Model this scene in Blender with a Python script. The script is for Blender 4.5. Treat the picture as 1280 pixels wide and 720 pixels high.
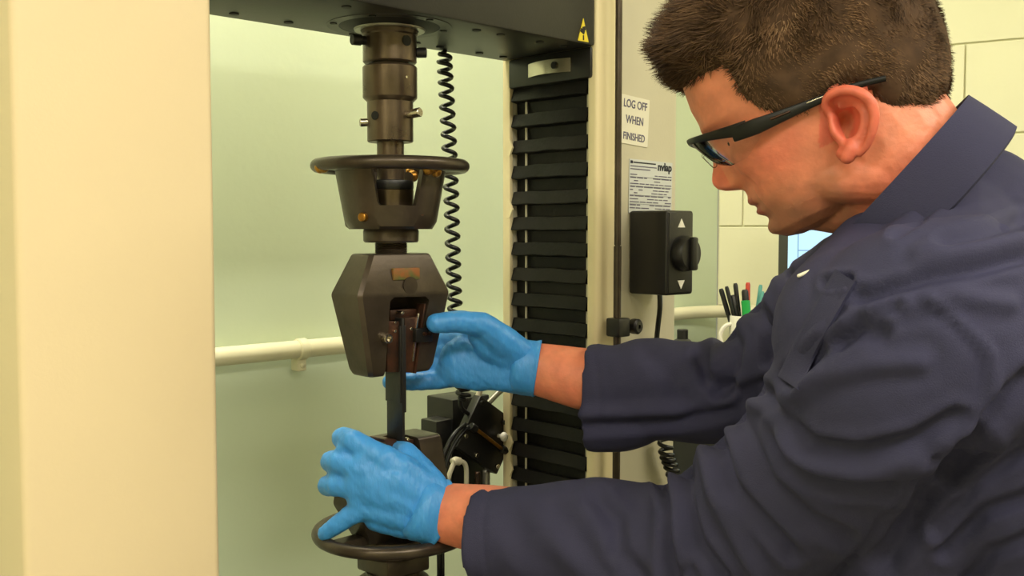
import bpy, bmesh, math, random
from mathutils import Vector, Matrix, noise
random.seed(7)
R = math.radians
for o in list(bpy.data.objects): bpy.data.objects.remove(o)
sc = bpy.context.scene
COL = sc.collection

# ------------------------------------------------------------------ camera
CAM_Z, PITCH, FPX = 1.5, R(3.26), 1280.0
cam_d = bpy.data.cameras.new('camera'); cam_d.lens = 36.0; cam_d.sensor_width = 36.0
cam_d.clip_start = 0.02
cam = bpy.data.objects.new('camera', cam_d); COL.objects.link(cam)
cam.location = (0, 0, CAM_Z); cam.rotation_euler = (R(90) - PITCH, 0, 0)
sc.camera = cam
# ------------------------------------------------------------------ world, exposure
wd = bpy.data.worlds.new('world'); sc.world = wd; wd.use_nodes = True
wd.node_tree.nodes['Background'].inputs[0].default_value = (1.0, 0.95, 0.85, 1)
wd.node_tree.nodes['Background'].inputs[1].default_value = 0.25
vs = sc.view_settings
vs.view_transform = 'Standard'; vs.look = 'None'; vs.gamma = 1.0; vs.use_curve_mapping = False
vs.exposure = 0.0
# ceiling lamps: x, y, rotation about z, watts (the fixtures are built further down around these)
CEIL = 2.75
LAMPS = [(0.75, -0.55, R(43.9), 37), (-0.75, -0.95, R(43.9), 21), (1.75, 0.75, R(43.9), 24), (-0.33, 1.50, R(43.9), 20)]
for lx, ly, lr, pw in LAMPS:
    ld = bpy.data.lights.new('ceiling_lamp_light', 'AREA'); ld.shape = 'RECTANGLE'
    ld.size = 1.16; ld.size_y = 0.26; ld.energy = pw; ld.color = (1.0, 0.93, 0.77)
    lo = bpy.data.objects.new('ceiling_lamp_light', ld); COL.objects.link(lo)
    lo.location = (lx, ly, CEIL - 0.075); lo.rotation_euler = (0, 0, lr)

# ------------------------------------------------------------------ helpers: geometry of the place
FW = Vector((0, math.cos(PITCH), -math.sin(PITCH))); UP = Vector((0, math.sin(PITCH), math.cos(PITCH)))
EYE = Vector((0, 0, CAM_Z))
def ray(x, y): return FW + Vector((1, 0, 0)) * ((x - 640) / FPX) + UP * ((360 - y) / FPX)
def P(x, y, Y):
    r = ray(x, y); return EYE + r * (Y / r.y)
def onplane(x, y, p0, n):
    r = ray(x, y); return EYE + r * ((p0 - EYE).dot(n) / r.dot(n))
def topx(v):
    d = v - EYE; dep = d.dot(FW)
    return 640 + FPX * d.x / dep, 360 - FPX * d.dot(UP) / dep
ANG = R(43.9)
WV = Vector((math.cos(ANG), math.sin(ANG), 0)); DV = Vector((-math.sin(ANG), math.cos(ANG), 0))
OX = Vector((-0.1458, 1.2357, 0))            # the load axis of the machine on the floor
def mloc(u, v, z=0): return OX + WV * u + DV * v + Vector((0, 0, z))
def tomach(p): d = p - OX; return Vector((d.dot(WV), d.dot(DV), p.z))
def mv(x, y, v): return tomach(onplane(x, y, mloc(0, v), DV))     # u, v, z on a plane v = const
def mu(x, y, u): return tomach(onplane(x, y, mloc(u, 0), WV))
def zy(y): return P(490, y, OX.y).z
MM = Matrix.Translation(OX) @ Matrix.Rotation(ANG, 4, 'Z')

def lin(c):
    return tuple(((v / 255) / 12.92 if v / 255 <= 0.04045 else ((v / 255 + 0.055) / 1.055) ** 2.4) for v in c) + (1,)

# ------------------------------------------------------------------ materials
def mat(name, rgb, rough=0.5, metal=0.0, var=0.0, vscale=20, bump=0.0, bscale=80, rgb2=None, spec=0.5, sss=0.0, coat=0.0, emis=None, estr=0, attr=None, rvar=0.0, stretch=None):
    m = bpy.data.materials.new(name); m.use_nodes = True
    nt = m.node_tree; b = nt.nodes['Principled BSDF']; N = nt.nodes.new; L = nt.links.new
    b.inputs['Base Color'].default_value = lin(rgb); b.inputs['Roughness'].default_value = rough
    b.inputs['Metallic'].default_value = metal; b.inputs['Specular IOR Level'].default_value = spec
    if sss:
        b.inputs['Subsurface Weight'].default_value = sss; b.inputs['Subsurface Radius'].default_value = (0.01, 0.004, 0.002)
        b.inputs['Subsurface Scale'].default_value = 0.6
    if coat: b.inputs['Coat Weight'].default_value = coat
    if emis:
        b.inputs['Emission Color'].default_value = lin(emis); b.inputs['Emission Strength'].default_value = estr
    tc = N('ShaderNodeTexCoord'); src = tc.outputs['Object']
    if stretch:
        mp = N('ShaderNodeMapping'); mp.inputs['Scale'].default_value = stretch; L(src, mp.inputs['Vector']); src = mp.outputs['Vector']
    base = None
    if attr:
        a = N('ShaderNodeAttribute'); a.attribute_name = attr; base = a.outputs['Color']
    if var > 0 or rgb2:
        n = N('ShaderNodeTexNoise'); n.inputs['Scale'].default_value = vscale; n.inputs['Detail'].default_value = 5
        L(src, n.inputs['Vector'])
        rp = N('ShaderNodeValToRGB'); rp.color_ramp.elements[0].position = 0.35; rp.color_ramp.elements[1].position = 0.65
        c1 = lin(rgb)
        if base is not None:
            rp.color_ramp.elements[0].color = (1 - var, 1 - var, 1 - var, 1); rp.color_ramp.elements[1].color = (1 + var * .5, 1 + var * .5, 1 + var * .5, 1)
            mx = N('ShaderNodeMix'); mx.data_type = 'RGBA'; mx.blend_type = 'MULTIPLY'; mx.inputs['Factor'].default_value = 1
            L(base, mx.inputs['A']); L(rp.outputs[0], mx.inputs['B']); L(mx.outputs['Result'], b.inputs['Base Color'])
        else:
            c2 = lin(rgb2) if rgb2 else tuple(v * (1 - var) for v in c1[:3]) + (1,)
            rp.color_ramp.elements[0].color = c2; rp.color_ramp.elements[1].color = c1
            L(n.outputs['Fac'], rp.inputs[0]); L(rp.outputs[0], b.inputs['Base Color'])
        if base is not None: L(n.outputs['Fac'], rp.inputs[0])
        if rvar:
            mr = N('ShaderNodeMapRange'); mr.inputs['To Min'].default_value = rough - rvar; mr.inputs['To Max'].default_value = rough + rvar
            L(n.outputs['Fac'], mr.inputs['Value']); L(mr.outputs[0], b.inputs['Roughness'])
    elif base is not None: L(base, b.inputs['Base Color'])
    if bump:
        n2 = N('ShaderNodeTexNoise'); n2.inputs['Scale'].default_value = bscale; n2.inputs['Detail'].default_value = 4
        bp = N('ShaderNodeBump'); bp.inputs['Strength'].default_value = bump; bp.inputs['Distance'].default_value = 0.004
        L(src, n2.inputs['Vector']); L(n2.outputs['Fac'], bp.inputs['Height']); L(bp.outputs[0], b.inputs['Normal'])
    return m

M = {}
M['wall_mint'] = mat('wall_mint', (210, 224, 198), .6, var=.03, vscale=3, bump=.08, bscale=60)
M['wall_cream'] = mat('wall_cream', (240, 238, 205), .55, var=.03, vscale=4, bump=.12, bscale=50)
M['mortar'] = mat('mortar', (234, 232, 198), .8, var=.05, bump=.3, bscale=120)
M['floor'] = mat('floor', (150, 146, 134), .45, var=.15, vscale=14)
M['ceiling'] = mat('ceiling', (235, 232, 218), .8, var=.04, vscale=40, bump=.2)
M['cream'] = mat('cream_paint', (240, 220, 184), .42, var=.03, vscale=5, bump=.05, bscale=300)
M['cream_edge'] = mat('cream_edge', (236, 222, 180), .35, var=.03, vscale=6)
M['panel'] = mat('column_panel', (204, 198, 174), .4, var=.06, vscale=6, bump=.04, bscale=300)
M['black_paint'] = mat('black_paint', (34, 33, 31), .42, var=.15, vscale=30, bump=.06, bscale=400)
M['black'] = mat('black_plastic', (26, 25, 24), .4, var=.1, vscale=60, bump=.05, bscale=500)
M['black_deep'] = mat('black_deep', (10, 9, 9), .6)
M['rubber'] = mat('black_cable', (20, 20, 20), .32)
M['bellows'] = mat('bellows_cloth', (21, 19, 18), .48, var=.35, vscale=18, bump=.15, bscale=160, spec=.22)
M['bellows2'] = mat('bellows_cloth_worn', (29, 26, 24), .5, var=.35, vscale=12, bump=.15, bscale=160, spec=.22)
M['bronze'] = mat('oiled_steel', (106, 92, 77), .3, .75, var=.35, vscale=25, bump=.04, bscale=200, rvar=.1)
M['bronze_dk'] = mat('oiled_steel_dark', (82, 72, 62), .34, .6, var=.35, vscale=30, bump=.05, bscale=220, rvar=.08)
M['rust'] = mat('rusty_steel', (92, 58, 42), .38, .6, var=.5, vscale=40, bump=.08, bscale=200, rgb2=(56, 44, 38))
M['steel'] = mat('bright_steel', (205, 198, 182), .25, 1.0, var=.15, vscale=40)
M['brass'] = mat('brass', (190, 138, 62), .35, .9, var=.4, vscale=120, bump=.2, bscale=200)
M['grey_ring'] = mat('grey_ring', (140, 138, 128), .35, .6, var=.1)
M['paper'] = mat('paper', (232, 228, 208), .7, var=.03, vscale=20)
M['paper_blue'] = mat('paper_form', (206, 210, 208), .65, var=.03, vscale=20)
M['ink'] = mat('ink', (98, 94, 116), .7)
M['ink_dark'] = mat('ink_dark', (38, 40, 52), .7)
M['yellow'] = mat('sticker_yellow', (236, 214, 48), .45, var=.05)
M['white'] = mat('white_print', (235, 232, 222), .5)
M['mug'] = mat('mug_glaze', (232, 228, 214), .2, coat=.3)
M['label'] = mat('worn_label', (140, 84, 40), .5, var=.5, vscale=90, rgb2=(88, 96, 52))
M['pipe'] = mat('pipe_paint', (230, 226, 196), .35, var=.03, vscale=8)
M['coat'] = mat('navy_cloth', (58, 58, 87), .78, var=.1, vscale=9, bump=.25, bscale=900, spec=.25)
M['coat_in'] = mat('navy_lining', (34, 34, 44), .85)
M['glove'] = mat('blue_nitrile', (66, 152, 232), .42, var=.1, vscale=30, bump=.45, bscale=70, sss=.1, stretch=(2.2, 1, .8))
M['skin'] = mat('skin', (214, 140, 104), .48, var=.14, vscale=55, bump=.14, bscale=210, sss=.18, attr='tint')
M['hair'] = mat('brown_hair', (70, 50, 36), .78, var=.3, vscale=70, attr='tint', spec=.2)
M['trousers'] = mat('dark_trousers', (44, 44, 52), .8, var=.1, bump=.2, bscale=500)
M['shoe'] = mat('black_shoe', (24, 22, 22), .35, var=.1)
M['eye'] = mat('eye_white', (222, 214, 206), .15)
M['iris'] = mat('iris', (70, 58, 46), .15)
M['frame_black'] = mat('glasses_frame', (9, 9, 10), .38, spec=.3)
M['bench'] = mat('bench_black', (30, 29, 28), .5, var=.2, vscale=10)
M['bench_top'] = mat('bench_top', (60, 58, 54), .35, var=.1)
M['screen'] = mat('screen', (150, 190, 225), .2, emis=(176, 214, 240), estr=0.75)
M['screen_dark'] = mat('screen_line', (110, 150, 190), .3, emis=(110, 150, 190), estr=.4)
M['bezel'] = mat('monitor_bezel', (60, 60, 56), .4)
M['diffuser'] = mat('lamp_diffuser', (255, 245, 220), .5, emis=(255, 240, 208), estr=2.5)
M['red_pen'] = mat('pen_red', (190, 60, 42), .35)
M['orange_pen'] = mat('pen_orange', (200, 130, 70), .4)
M['green_pen'] = mat('pen_green', (40, 170, 80), .35)
M['teal_pen'] = mat('pen_teal', (90, 160, 150), .35)
M['beige_plastic'] = mat('beige_plastic', (196, 190, 164), .4, var=.08)
gl = bpy.data.materials.new('clear_lens'); gl.use_nodes = True
nt = gl.node_tree; nt.nodes.clear()
o_ = nt.nodes.new('ShaderNodeOutputMaterial'); mx_ = nt.nodes.new('ShaderNodeMixShader')
tr_ = nt.nodes.new('ShaderNodeBsdfTransparent'); tr_.inputs[0].default_value = (.965, .975, .98, 1)
gs_ = nt.nodes.new('ShaderNodeBsdfGlossy'); gs_.inputs['Roughness'].default_value = .06
fr_ = nt.nodes.new('ShaderNodeFresnel'); fr_.inputs[0].default_value = 1.22
nt.links.new(fr_.outputs[0], mx_.inputs[0]); nt.links.new(tr_.outputs[0], mx_.inputs[1]); nt.links.new(gs_.outputs[0], mx_.inputs[2])
nt.links.new(mx_.outputs[0], o_.inputs[0]); M['lens'] = gl

# ------------------------------------------------------------------ mesh helpers
def obj(name, bm, m, parent=None, smooth=35, mesh=None):
    if mesh is None:
        me = bpy.data.meshes.new(name)
        bmesh.ops.recalc_face_normals(bm, faces=bm.faces)
        bm.to_mesh(me); bm.free()
    else: me = mesh
    if smooth:
        me.polygons.foreach_set('use_smooth', [True] * len(me.polygons))
        if smooth < 180: me.set_sharp_from_angle(angle=R(smooth))
    if m is not None and not me.materials: me.materials.append(M[m])
    o = bpy.data.objects.new(name, me); COL.objects.link(o)
    if parent is not None: o.parent = parent
    return o
def tag(o, label=None, cat=None, group=None, kind=None):
    if label: o['label'] = label
    if cat: o['category'] = cat
    if group: o['group'] = group
    if kind: o['kind'] = kind
    return o
def thing(name, label, cat, mw, group=None):
    o = bpy.data.objects.new(name, None); COL.objects.link(o); o.matrix_world = mw
    o.empty_display_size = .05
    return tag(o, label, cat, group)
def mframe(u=0, v=0, z=0): return Matrix.Translation(mloc(u, v, z)) @ Matrix.Rotation(ANG, 4, 'Z')
def B(): return bmesh.new()
def merge(bm, tb, mx=None):
    if mx is not None: bmesh.ops.transform(tb, matrix=mx, verts=tb.verts)
    me = bpy.data.meshes.new('t'); tb.to_mesh(me); tb.free(); bm.from_mesh(me); bpy.data.meshes.remove(me)
    return bm
def box(bm, lo, hi, bev=0, mx=None, seg=2):
    t = bmesh.new(); bmesh.ops.create_cube(t, size=1)
    lo = Vector(lo); hi = Vector(hi); c = (lo + hi) / 2; s = hi - lo
    for v in t.verts: v.co = Vector((c.x + v.co.x * s.x, c.y + v.co.y * s.y, c.z + v.co.z * s.z))
    if bev: bmesh.ops.bevel(t, geom=list(t.edges), offset=bev, segments=seg, profile=.5, affect='EDGES')
    return merge(bm, t, mx)
def rings(bm, rr, cap0=True, cap1=True, close=False):
    vv = [[bm.verts.new(p) for p in r] for r in rr]
    n = len(vv[0]); K = len(vv)
    for k in range(K if close else K - 1):
        a = vv[k]; b = vv[(k + 1) % K]
        for i in range(n):
            j = (i + 1) % n
            try: bm.faces.new((a[i], a[j], b[j], b[i]))
            except ValueError: pass
    if not close:
        if cap0: bm.faces.new(vv[0][::-1])
        if cap1: bm.faces.new(vv[-1])
    return vv
def lathe(bm, prof, n=40, mx=None, close=False):
    t = bmesh.new()
    rr = [[Vector((r * math.cos(2 * math.pi * i / n), r * math.sin(2 * math.pi * i / n), z)) for i in range(n)] for r, z in prof]
    rings(t, rr, close=close)
    return merge(bm, t, mx)
def frame_of(d):
    d = d.normalized(); a = Vector((0, 0, 1)) if abs(d.z) < .9 else Vector((1, 0, 0))
    x = d.cross(a).normalized(); return x, x.cross(d).normalized(), d
def cyl(bm, p0, p1, r, r1=None, n=20, bev=0):
    p0 = Vector(p0); p1 = Vector(p1); x, y, d = frame_of(p1 - p0); L = (p1 - p0).length
    r1 = r if r1 is None else r1
    mx = Matrix((x, y, d)).transposed().to_4x4(); mx.translation = p0
    if bev: prof = [(r - bev, 0), (r, bev), (r1, L - bev), (r1 - bev, L)]
    else: prof = [(r, 0), (r1, L)]
    return lathe(bm, prof, n, mx)
def tube(bm, pts, rad, n=10, close=False):
    pts = [Vector(p) for p in pts]; K = len(pts)
    rads = rad if isinstance(rad, (list, tuple)) else [rad] * K
    rr = []; prev = None
    for k in range(K):
        if close: d = pts[(k + 1) % K] - pts[k - 1]
        else: d = pts[min(k + 1, K - 1)] - pts[max(k - 1, 0)]
        d.normalize()
        if prev is None: x, y, _ = frame_of(d)
        else:
            x = (prev - d * prev.dot(d)).normalized(); y = x.cross(d)
        prev = x
        rr.append([pts[k] + (x * math.cos(2 * math.pi * i / n) + y * math.sin(2 * math.pi * i / n)) * rads[k] for i in range(n)])
    rings(bm, rr, close=close); return bm
def prism(bm, poly, h0, h1, axis='y', bev=0, mx=None):
    t = bmesh.new()
    def pt(a, b, h): return Vector((a, h, b)) if axis == 'y' else (Vector((a, b, h)) if axis == 'z' else Vector((h, a, b)))
    rings(t, [[pt(a, b, h0) for a, b in poly], [pt(a, b, h1) for a, b in poly]])
    bmesh.ops.recalc_face_normals(t, faces=t.faces)
    if bev: bmesh.ops.bevel(t, geom=list(t.edges), offset=bev, segments=2, profile=.5, affect='EDGES')
    return merge(bm, t, mx)
def ell(bm, c, rad, mx=None, u=24, v=14):
    t = bmesh.new(); bmesh.ops.create_uvsphere(t, u_segments=u, v_segments=v, radius=1)
    for w in t.verts: w.co = Vector((w.co.x * rad[0], w.co.y * rad[1], w.co.z * rad[2]))
    m2 = Matrix.Translation(Vector(c)) @ (mx if mx is not None else Matrix())
    return merge(bm, t, m2)
def cone(bm, p0, p1, r0, r1, flat=None, n=20, k=6):
    """rounded tapered capsule; flat = (direction, factor) squashes the section along a direction"""
    p0 = Vector(p0); p1 = Vector(p1); d = p1 - p0; L = d.length; x, y, d = frame_of(d)
    prof = []
    for i in range(k + 1):
        a = -math.pi / 2 + math.pi / 2 * i / k; prof.append((max(r0 * math.cos(a), 1e-5), r0 * math.sin(a)))
    for i in range(k + 1):
        a = math.pi / 2 * i / k; prof.append((max(r1 * math.cos(a), 1e-5), L + r1 * math.sin(a)))
    rr = []
    for r, z in prof:
        ring = []
        for i in range(n):
            o = (x * math.cos(2 * math.pi * i / n) + y * math.sin(2 * math.pi * i / n)) * r
            if flat: o = o - flat[0] * o.dot(flat[0]) * (1 - flat[1])
            ring.append(p0 + d * z + o)
        rr.append(ring)
    rings(bm, rr); return bm
def chain(bm, pts, rads, flat=None):
    for i in range(len(pts) - 1): cone(bm, pts[i], pts[i + 1], rads[i], rads[i + 1], flat)
def bake(bm, mods):
    """mesh after modifiers"""
    me = bpy.data.meshes.new('b'); bmesh.ops.recalc_face_normals(bm, faces=bm.faces); bm.to_mesh(me); bm.free()
    o = bpy.data.objects.new('b', me); COL.objects.link(o)
    for typ, kw in mods:
        md = o.modifiers.new(typ, typ)
        for k, v in kw.items(): setattr(md, k, v)
    bpy.context.view_layer.update()
    dg = bpy.context.evaluated_depsgraph_get()
    r = bpy.data.meshes.new_from_object(o.evaluated_get(dg)); bpy.data.objects.remove(o)
    return r
def remesh(bm, vox, it=4, fac=.5):
    return bake(bm, [('REMESH', dict(mode='VOXEL', voxel_size=vox, use_smooth_shade=True)), ('SMOOTH', dict(iterations=it, factor=fac))])
def spline(pts, n):
    """Catmull-Rom through tuples of any length"""
    out = []; K = len(pts)
    for i in range(n):
        t = i / (n - 1) * (K - 1); k = min(int(t), K - 2); f = t - k
        p0 = pts[max(k - 1, 0)]; p1 = pts[k]; p2 = pts[k + 1]; p3 = pts[min(k + 2, K - 1)]
        out.append(tuple(.5 * (2 * b + (c - a) * f + (2 * a - 5 * b + 4 * c - d) * f * f + (3 * b - a - 3 * c + d) * f ** 3) for a, b, c, d in zip(p0, p1, p2, p3)))
    return out
def interp(tab, x):
    if x <= tab[0][0]: return tab[0][1:]
    for a, b in zip(tab, tab[1:]):
        if x <= b[0]:
            f = (x - a[0]) / (b[0] - a[0]); f = f * f * (3 - 2 * f) if False else f
            return tuple(p + (q - p) * f for p, q in zip(a[1:], b[1:]))
    return tab[-1][1:]
def text(name, s, size, mx, m, parent, bold=0.0, align='CENTER'):
    c = bpy.data.curves.new('t', 'FONT'); c.body = s; c.size = size; c.align_x = align; c.extrude = .0002; c.offset = bold
    o = bpy.data.objects.new('t', c); COL.objects.link(o); bpy.context.view_layer.update()
    me = bpy.data.meshes.new_from_object(o.evaluated_get(bpy.context.evaluated_depsgraph_get())); bpy.data.objects.remove(o)
    me.transform(mx); me.materials.clear(); return obj(name, None, m, parent, 0, mesh=me)

# ================================================================== the room
CO = Vector((0.525, 2.62, 0))                        # corner of the two visible walls
RD = Vector((0.846, -0.533, 0)).normalized()          # along the block wall
RN = Vector((-0.533, -0.846, 0)).normalized()         # out of the block wall, into the room
LW = CO - WV * 4.2; RW = CO + RD * 3.6; BW = Vector((0.9, -3.3, 0))
def slab(name, a, b, m, out, t=.12, z0=0, z1=CEIL, label=None):
    bm = B(); ps = [a, b, b + out * t, a + out * t]
    rings(bm, [[p + Vector((0, 0, z0)) for p in ps], [p + Vector((0, 0, z1)) for p in ps]])
    o = obj(name, bm, m, None, 0); tag(o, label, 'wall', kind='structure'); return o
slab('wall_left', LW, CO, 'wall_mint', DV, label='smooth pale green wall behind the testing machine')
wall_r = slab('wall_right', CO + RN * -.0045, RW + RN * -.0045, 'mortar', -RN, label='cream painted concrete block wall behind the person')
n1 = (BW - RW).normalized(); slab('wall_front', RW, BW, 'wall_cream', Vector((-n1.y, n1.x, 0)) * (1 if Vector((-n1.y, n1.x, 0)).dot(RW - CO) > 0 else -1), label='plain cream wall behind the camera')
n2 = (LW - BW).normalized(); q = Vector((-n2.y, n2.x, 0)); q = q if q.dot(LW - CO) > 0 else -q
slab('wall_side', BW, LW, 'wall_cream', q, label='plain cream side wall of the laboratory')
for nm, z0, z1, mm in (('floor', -.1, 0, 'floor'), ('ceiling', CEIL, CEIL + .1, 'ceiling')):
    bm = B(); ps = [CO + Vector((.1, .15, 0)), RW + Vector((.2, 0, 0)), BW + Vector((0, -.2, 0)), LW + Vector((-.2, 0, 0))]
    rings(bm, [[p + Vector((0, 0, z0)) for p in ps], [p + Vector((0, 0, z1)) for p in ps]])
    tag(obj(nm, bm, mm, None, 0), 'grey speckled laboratory floor' if nm == 'floor' else 'white laboratory ceiling', nm, kind='structure')
# concrete blocks of the right wall: courses of 0.203 m, joint at the eye-level course
bw, bh, jt = .406, .203, .0035
zj = 1.5 + (287 - 283) * 2.62 / 1280 + .002
def block_mesh(w):
    bm = B(); box(bm, (0, -.001, 0), (w - jt, 0.0045, bh - jt), .002)
    for f in list(bm.faces): pass
    me = bpy.data.meshes.new('block'); bm.to_mesh(me); bm.free(); me.materials.append(M['wall_cream']); return me
full = block_mesh(bw); cut = {}
rz = Matrix.Rotation(math.atan2(RD.y, RD.x), 4, 'Z')
k0 = -int(zj / bh)
for k in range(k0, int((CEIL - zj) / bh)):
    z = zj + k * bh
    if z < .0: continue
    off = .068 if k % 2 == 0 else .172
    s = off - bw
    while s < 3.55:
        a = max(s, 0.004); b = min(s + bw, 3.58)
        if b - a > .03:
            w = round(b - a, 3)
            me = full if abs(w - bw) < .002 else cut.setdefault(w, block_mesh(w))
            o = bpy.data.objects.new('block', me); COL.objects.link(o); o.parent = wall_r
            o.matrix_world = Matrix.Translation(CO + RN * (.0005 * ((k * 7 + int(s * 10)) % 3)) + RD * a + Vector((0, 0, z))) @ rz
        s += bw
# conduit around the two walls
zp = 1.5 - 0.203
bm = B(); pts = []
for i in range(24): pts.append(CO - WV * (3.6 - i * (3.6 - .16) / 23) - DV * .024 + Vector((0, 0, zp)))
pa = CO - WV * .16 - DV * .024; pb = CO + RD * .16 + RN * .024
ctl = CO - DV * .03 + RN * .0 + (RD - WV) * .01
for i in range(1, 9):
    t = i / 9; pts.append(pa * (1 - t) ** 2 + ctl * 2 * t * (1 - t) + pb * t * t + Vector((0, 0, zp)))
for i in range(16): pts.append(CO + RD * (.16 + i * .2) + RN * .024 + Vector((0, 0, zp)))
pp = thing('wall_conduit', 'cream painted conduit pipe running along both walls', 'pipe', Matrix.Translation(CO - WV * 2 + Vector((0, 0, zp))))
inv = pp.matrix_world.inverted()
tube(bm, [inv @ p for p in pts], .0155, 16); obj('conduit', bm, 'pipe', pp, 60)
for s_ in (1.25, 2.6):
    bm = B(); c = inv @ (CO - WV * s_ - DV * .024 + Vector((0, 0, zp)))
    cyl(bm, c - WV * .009, c + WV * .009, .0185, n=20, bev=.002)
    box(bm, (-.009, -.003, -.038), (.009, .02, -.012), .003, Matrix.Translation(c) @ Matrix.Rotation(ANG, 4, 'Z'))
    ell(bm, c - DV * .0 + Vector((0, 0, -.028)), (.006, .006, .006), u=10, v=8)
    obj('pipe_clamp', bm, 'pipe', pp)
# ceiling lamps
for i, (lx, ly, lr, pw) in enumerate(LAMPS):
    nm = ['above the open floor', 'nearest the plain side wall', 'nearest the block wall corner bench', 'between the testing machine and the wall'][i]
    t = thing('ceiling_lamp', 'long white fluorescent ceiling lamp ' + nm, 'ceiling lamp', Matrix.Translation((lx, ly, CEIL - .07)) @ Matrix.Rotation(lr, 4, 'Z'), 'fluorescent ceiling lamps')
    bm = B(); box(bm, (-.62, -.16, .0), (.62, .16, .07), .008); obj('housing', bm, 'white', t)
    bm = B(); box(bm, (-.59, -.135, -.004), (.59, .135, .0), .0015); obj('diffuser', bm, 'diffuser', t)

# ================================================================== testing machine frame
ZX = zy(33)                                            # underside of the crosshead
tm = thing('testing_machine', 'tall cream and black universal testing machine with two columns and a crosshead', 'machine', mframe())
UI, UO, VF, VB = .274, .456, -.085, .092
TOPZ = 2.45
# base
bm = B(); box(bm, (-.50, -.20, .06), (.50, .22, .78), .012); obj('base_cabinet', bm, 'panel', tm)
bm = B(); box(bm, (-.52, -.22, .78), (.52, .24, .84), .008); obj('base_table', bm, 'black_paint', tm)
for sx in (-1, 1):
    for sy in (-.15, .17):
        bm = B(); lathe(bm, [(.035, 0), (.035, .015), (.018, .02), (.018, .06)], 20, Matrix.Translation((sx * .42, sy, 0))); obj('foot', bm, 'black', tm)
# columns
lc = B(); box(lc, (-UO, VF, .84), (-UI, VB, TOPZ), .007, seg=3); lcol = obj('column', lc, 'cream', tm)
rc = B(); box(rc, (UI + .036, VF + .004, .84), (UO, VB, TOPZ), .004)            # body behind the bellows slot
box(rc, (UI, VB - .012, .84), (UI + .05, VB, TOPZ), .003)                       # rear flange
box(rc, (UI + .026, VF + .012, .84), (UI + .05, VB - .01, TOPZ), .001)
rcol = obj('column', rc, 'panel', tm)
tag(rcol, 'cream right column with bellows slot facing the grips')
bm = B(); box(bm, (UI, VF - .002, .84), (UI + .042, VF + .016, TOPZ), .005, seg=3); obj('edge_cover', bm, 'cream_edge', rcol)
bm = B(); box(bm, (UI - .001, VB - .014, .84), (UI + .006, VB + .001, TOPZ), .002); obj('rear_flange', bm, 'cream_edge', rcol)
bm = B(); box(bm, (-.48, VF - .01, TOPZ), (.48, VB + .01, TOPZ + .14), .01); obj('top_beam', bm, 'cream', tm)
# crosshead
bm = B(); box(bm, (-UI + .001, VF + .001, ZX), (UI - .001, VB - .003, ZX + .19), .003)
ch = obj('crosshead', bm, 'black_paint', tm)
bm = B(); lathe(bm, [(.0425, ZX - .004), (.060, ZX - .0005), (.060, ZX + .002), (.0425, ZX + .002)], 64, close=True); obj('recess_ring', bm, 'black_deep', ch)
bm = B(); lathe(bm, [(.0345, ZX - .006), (.0415, ZX - .006), (.0425, ZX - .004), (.0425, ZX + .001), (.0345, ZX + .001)], 64, close=True); obj('flange_ring', bm, 'grey_ring', ch)
bm = B(); lathe(bm, [(.0600, ZX - .0008), (.0740, ZX - .0008), (.0745, ZX), (.0600, ZX)], 64, close=True); obj('bearing_plate', bm, 'black_paint', ch)
for k in range(6):
    a = R(60 * k + 20 - 43.9); bm = B(); cyl(bm, (.067 * math.cos(a), .067 * math.sin(a), ZX - .0018), (.067 * math.cos(a), .067 * math.sin(a), ZX), .0042, n=12); obj('bolt', bm, 'black_deep', ch)
for u in (-.235, -.17, -.10, .09, .13, .2, .245):
    for v in (-.055, .062):
        bm = B(); cyl(bm, (u, v, ZX - .0012), (u, v, ZX + .001), .0055, n=12); obj('bolt', bm, 'black_deep', ch)
# warning triangle on the crosshead front
def fpx(x, y, v=VF): return mv(x, y, v)
c = fpx(729.5, 38); s = .0165
bm = B(); prism(bm, [(-s * .62, -s * .85), (s * .62, -s * .85), (0, s * .95)], -.0008, 0, mx=Matrix.Translation((c.x, VF + .001, c.z)))
tri = obj('warning_triangle', bm, 'yellow', ch, 0); tri['label'] = 'yellow crush hazard triangle'
bm = B()
box(bm, (-.0052, -.0012, -.0045), (.003, -.0007, .0008), .0004, Matrix.Translation((c.x, VF + .001, c.z)) @ Matrix.Rotation(R(25), 4, 'Y'))
box(bm, (-.0012, -.0012, -.0005), (.0045, -.0007, .0048), .0004, Matrix.Translation((c.x, VF + .001, c.z)) @ Matrix.Rotation(R(-15), 4, 'Y'))
box(bm, (-.0012, -.0012, -.0125), (.0012, -.0007, -.006), .0003, Matrix.Translation((c.x, VF + .001, c.z)))
obj('hazard_symbol', bm, 'black_deep', tri, 0)
# bellows head block and clamp under the crosshead
zt = mu(690, 104, UI).z
bm = B(); box(bm, (UI - .004, VF + .006, zt), (UI + .03, VB - .014, ZX), .003); hb = obj('bellows_bracket', bm, 'black', rcol)
a = mu(664, 84, UI); b_ = mu(717, 84, UI); z0 = mu(690, 94, UI).z; z1 = mu(690, 77, UI).z
bm = B(); N_ = 14; pl = []
for i in range(N_ + 1):
    f = i / N_; v = a.y + (b_.y - a.y) * f; pl.append((UI - .006 - .010 * math.sin(math.pi * f), v))
pl = pl + [(x + .005, v) for x, v in pl[::-1]]
prism(bm, pl, z0, z1, 'z'); obj('clamp_plate', bm, 'steel', hb)
c = mu(702, 83, UI); bm = B(); cyl(bm, (UI - .0165, c.y, c.z), (UI - .006, c.y, c.z), .0048, n=16); obj('clamp_screw', bm, 'black_deep', hb)
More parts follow.
